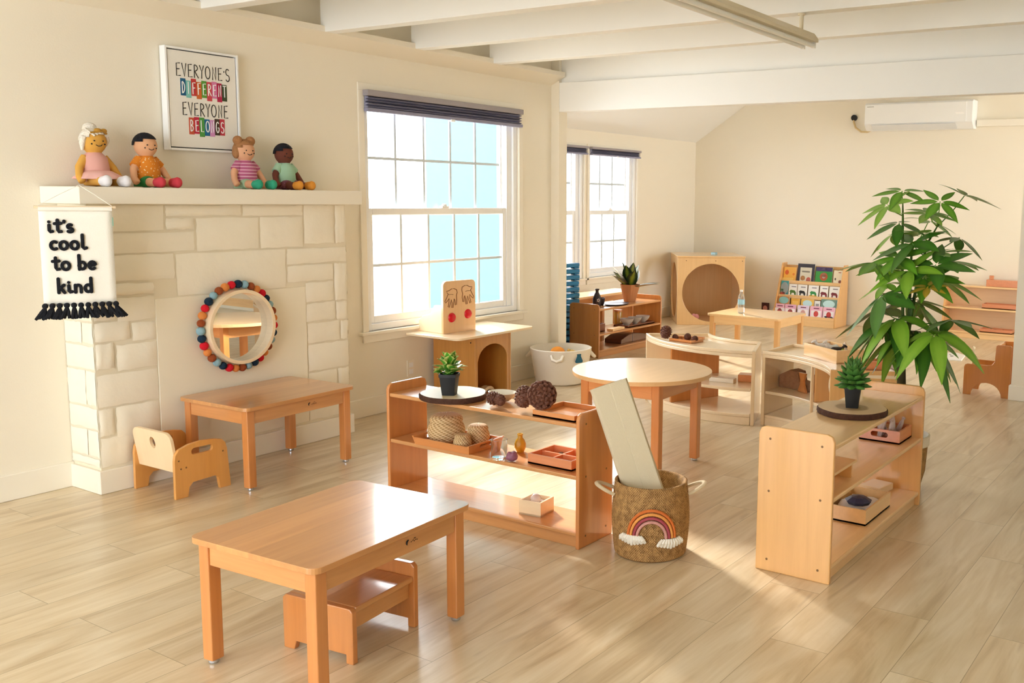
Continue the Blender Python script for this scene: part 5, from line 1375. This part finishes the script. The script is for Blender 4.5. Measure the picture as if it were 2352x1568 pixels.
def animal(label, loc, rz, s, c, spots=None, neck=.5, roll=0):
    t = thing('toy_animal', label, 'toy animal', loc, rz); t.scale = (s,) * 3; t.rotation_euler = (roll, 0, rz)
    m = dots('hide_' + c, c, spots, 22) if spots else mat('hide_' + c, c, .5)
    b = B()
    b.tube([(-.5, 0, .55), (-.3, 0, .6), (.1, 0, .58), (.4, 0, .62)], [.1, .2, .2, .15], 10)
    for x in (-.38, .33):
        for y in (-.1, .1): b.tube([(x, y, .52), (x + .02, y, .28), (x, y, .0)], [.085, .05, .055], 8)
    b.tube([(.35, 0, .62), (.5, 0, .62 + neck * .5), (.58, 0, .62 + neck)], [.14, .1, .09], 8)
    b.tube([(.52, 0, .64 + neck), (.7, 0, .6 + neck), (.84, 0, .52 + neck)], [.1, .09, .05], 8)
    for y in (-.07, .07): b.tube([(.52, y, .7 + neck), (.5, y * 1.4, .82 + neck)], [.03, .012], 6)
    b.tube([(-.5, 0, .6), (-.62, 0, .45), (-.64, 0, .3)], [.03, .02, .02], 6)
    b.done('body', m, t, remesh=.03)
    return t
animal('black and white toy cow standing in the animal box', (5.985, 2.345, .489), 2.2, .1, 'f2ece8', '1c1a1c', .25)
animal('white toy horse leaning in the animal box', (5.93, 2.26, .489), 2.6, .1, 'efe9e2', None, .4)
animal('dark brown toy bear in the animal box', (5.885, 2.215, .489), -.6, .095, '2c1f1c', None, .2)
animal('brown and white toy giraffe in the animal box', (5.93, 2.15, .489), 1.0, .07, 'e8d2ba', '6a3a24', .7)
animal('green toy dinosaur at the right of the animal box', (5.855, 2.145, .489), .9, .06, '8fae2c', None, .4)
tray('reddish wooden tray at the near end of the inward curved shelf', (5.70, 1.905, .4805), radians(28), .12, .16, .055, 'tray_r')
b = B(); b.tube([(-.03, 0, .012), (0, .006, .013), (.03, 0, .012)], [.01, .012, .009], 8)
tag(at(b.done('red_toy', mat('crimson_toy', 'b33a3a', .5), smooth=True), (5.69, 1.885, .4895), .5), 'red toy piece in the reddish tray', 'toy')
# floor puzzle far right
t = thing('floor_puzzle', 'white flat floor puzzle lying in front of the far low shelf', 'puzzle', (9.50, 2.40, 0), .2)
B().plate([(-.22, -.1), (.1, -.12), (.24, -.04), (.2, .08), (.0, .12), (-.2, .08)], [], .012, XY).done('board', 'white', t, bevel=.003)
B().plate(ell(.03, .018, 16, -.02, 0), [], .001, lambda u, v, w: Vector((u, v, .0122 + w))).plate(ell(.02, .012, 16, .08, .02), [], .001, lambda u, v, w: Vector((u, v, .0122 + w))).done('printed_marks', mat('grey_print', '8d8a86', .7), t)
for i, (x, y) in enumerate(((9.92, 2.50), (9.96, 2.40), (10.0, 2.31))):
    animal('pale small toy animal on the floor behind the white puzzle, %s' % ('left', 'middle', 'right')[i], (x, y, 0), 1.2 + i, .06, ('d8ccb4', 'c9b99a', 'd4c8ae')[i], None, .3)
t = tray('long wooden tray with a dark pegs on the lowest board of the far low shelf', (11.06, 2.32, .0755), pi / 2, .34, .14, .04, 'tray_r')
for y in (2.25, 2.38): tag(at(B().ball((0, 0, .015), .015, 10).done('dark_peg', 'ink', smooth=True), (11.04, y, .0838)), 'dark peg in the tray on the lowest board of the far low shelf', 'peg', 'dark pegs in the far tray')
tray('long wooden tray on the middle board of the far low shelf', (11.07, 2.25, .3405), pi / 2, .46, .16, .05, 'tray_r')
t = thing('wooden_box', 'wooden box with a knob on the top board of the far low shelf', 'box', (11.095, 2.22, .5805), 0)
B().bx(-.06, .06, -.24, .24, 0, .075).done('body', 'tray_r', t, bevel=.003); B().bx(-.04, -.01, .17, .215, .0751, .12).done('knob', 'tray_r', t, bevel=.004)
tag(at(B().bx(-.04, .04, -.03, .03, 0, .05).done('toy_block', 'tray_r', bevel=.004), (6.95, 2.02, 0), .3), 'small orange toy block on the floor right of the tall plant', 'block')

# ================================================================== CAMERA AND LIGHT
cam = bpy.data.cameras.new('camera'); co = bpy.data.objects.new('camera', cam); COL.objects.link(co)
F, YAW, PIT, ROL = 2225.02, .5595, .1283, -.0146
cam.sensor_fit = 'HORIZONTAL'; cam.sensor_width = 36; cam.lens = F / 2352 * 36
cam.shift_x = -(1478.2 - 1176) / 2352; cam.shift_y = -(784 - 739.9) / 2352
fw = Vector((cos(YAW) * cos(PIT), sin(YAW) * cos(PIT), -sin(PIT))); rt = Vector((sin(YAW), -cos(YAW), 0)); dn = fw.cross(rt)
r2 = rt * cos(ROL) + dn * sin(ROL); d2 = -rt * sin(ROL) + dn * cos(ROL)
co.matrix_world = Matrix(((r2.x, -d2.x, -fw.x, 0), (r2.y, -d2.y, -fw.y, 0), (r2.z, -d2.z, -fw.z, 1.5), (0, 0, 0, 1)))
cam.clip_start = .05
SC.camera = co

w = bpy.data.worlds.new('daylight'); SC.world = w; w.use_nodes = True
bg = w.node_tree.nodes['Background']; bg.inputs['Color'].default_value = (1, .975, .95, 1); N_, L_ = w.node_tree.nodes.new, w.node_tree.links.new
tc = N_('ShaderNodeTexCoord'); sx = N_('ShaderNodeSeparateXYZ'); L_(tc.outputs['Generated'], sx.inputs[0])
# sky strength boosted by direction: window glare (+Y), added fill (-X, -Y)
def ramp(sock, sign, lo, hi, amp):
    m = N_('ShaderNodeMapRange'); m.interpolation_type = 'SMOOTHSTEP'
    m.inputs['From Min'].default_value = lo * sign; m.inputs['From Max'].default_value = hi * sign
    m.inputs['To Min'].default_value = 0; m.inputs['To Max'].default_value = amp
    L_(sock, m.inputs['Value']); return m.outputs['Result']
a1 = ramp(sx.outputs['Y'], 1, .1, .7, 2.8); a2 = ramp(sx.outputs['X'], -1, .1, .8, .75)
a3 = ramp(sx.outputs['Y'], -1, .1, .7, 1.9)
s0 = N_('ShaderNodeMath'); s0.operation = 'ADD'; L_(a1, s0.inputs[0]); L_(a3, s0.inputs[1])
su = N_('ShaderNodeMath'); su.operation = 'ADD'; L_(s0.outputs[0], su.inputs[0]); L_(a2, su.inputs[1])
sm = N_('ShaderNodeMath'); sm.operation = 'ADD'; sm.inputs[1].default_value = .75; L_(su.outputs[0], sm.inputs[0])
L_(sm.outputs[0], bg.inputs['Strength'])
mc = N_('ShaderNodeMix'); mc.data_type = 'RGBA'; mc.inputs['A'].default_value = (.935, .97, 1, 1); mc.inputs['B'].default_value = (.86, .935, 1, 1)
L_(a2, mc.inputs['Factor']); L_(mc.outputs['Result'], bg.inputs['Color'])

def sun(name, az_from, elev, strength, angle, color):
    l = bpy.data.lights.new(name, 'SUN'); l.energy = strength; l.angle = radians(angle); l.color = color
    o = bpy.data.objects.new(name, l); COL.objects.link(o)
    d = Vector((cos(az_from) * cos(elev), sin(az_from) * cos(elev), sin(elev)))   # towards the sun
    o.rotation_euler = d.to_track_quat('Z', 'Y').to_euler()
    return o
sun('sun', atan2(.86, .5), radians(27), 4.0, 8, (1, .96, .9))

SC.view_settings.view_transform = 'Standard'; SC.view_settings.look = 'None'; SC.view_settings.gamma = 1; SC.view_settings.use_curve_mapping = False
SC.view_settings.exposure = 1.72
SC.cycles.use_denoising = True
SC.cycles.max_bounces = 10; SC.cycles.diffuse_bounces = 6; SC.cycles.glossy_bounces = 5; SC.cycles.transmission_bounces = 8; SC.cycles.transparent_max_bounces = 12
SC.cycles.caustics_reflective = False; SC.cycles.caustics_refractive = False
SC.cycles.sample_clamp_indirect = 8
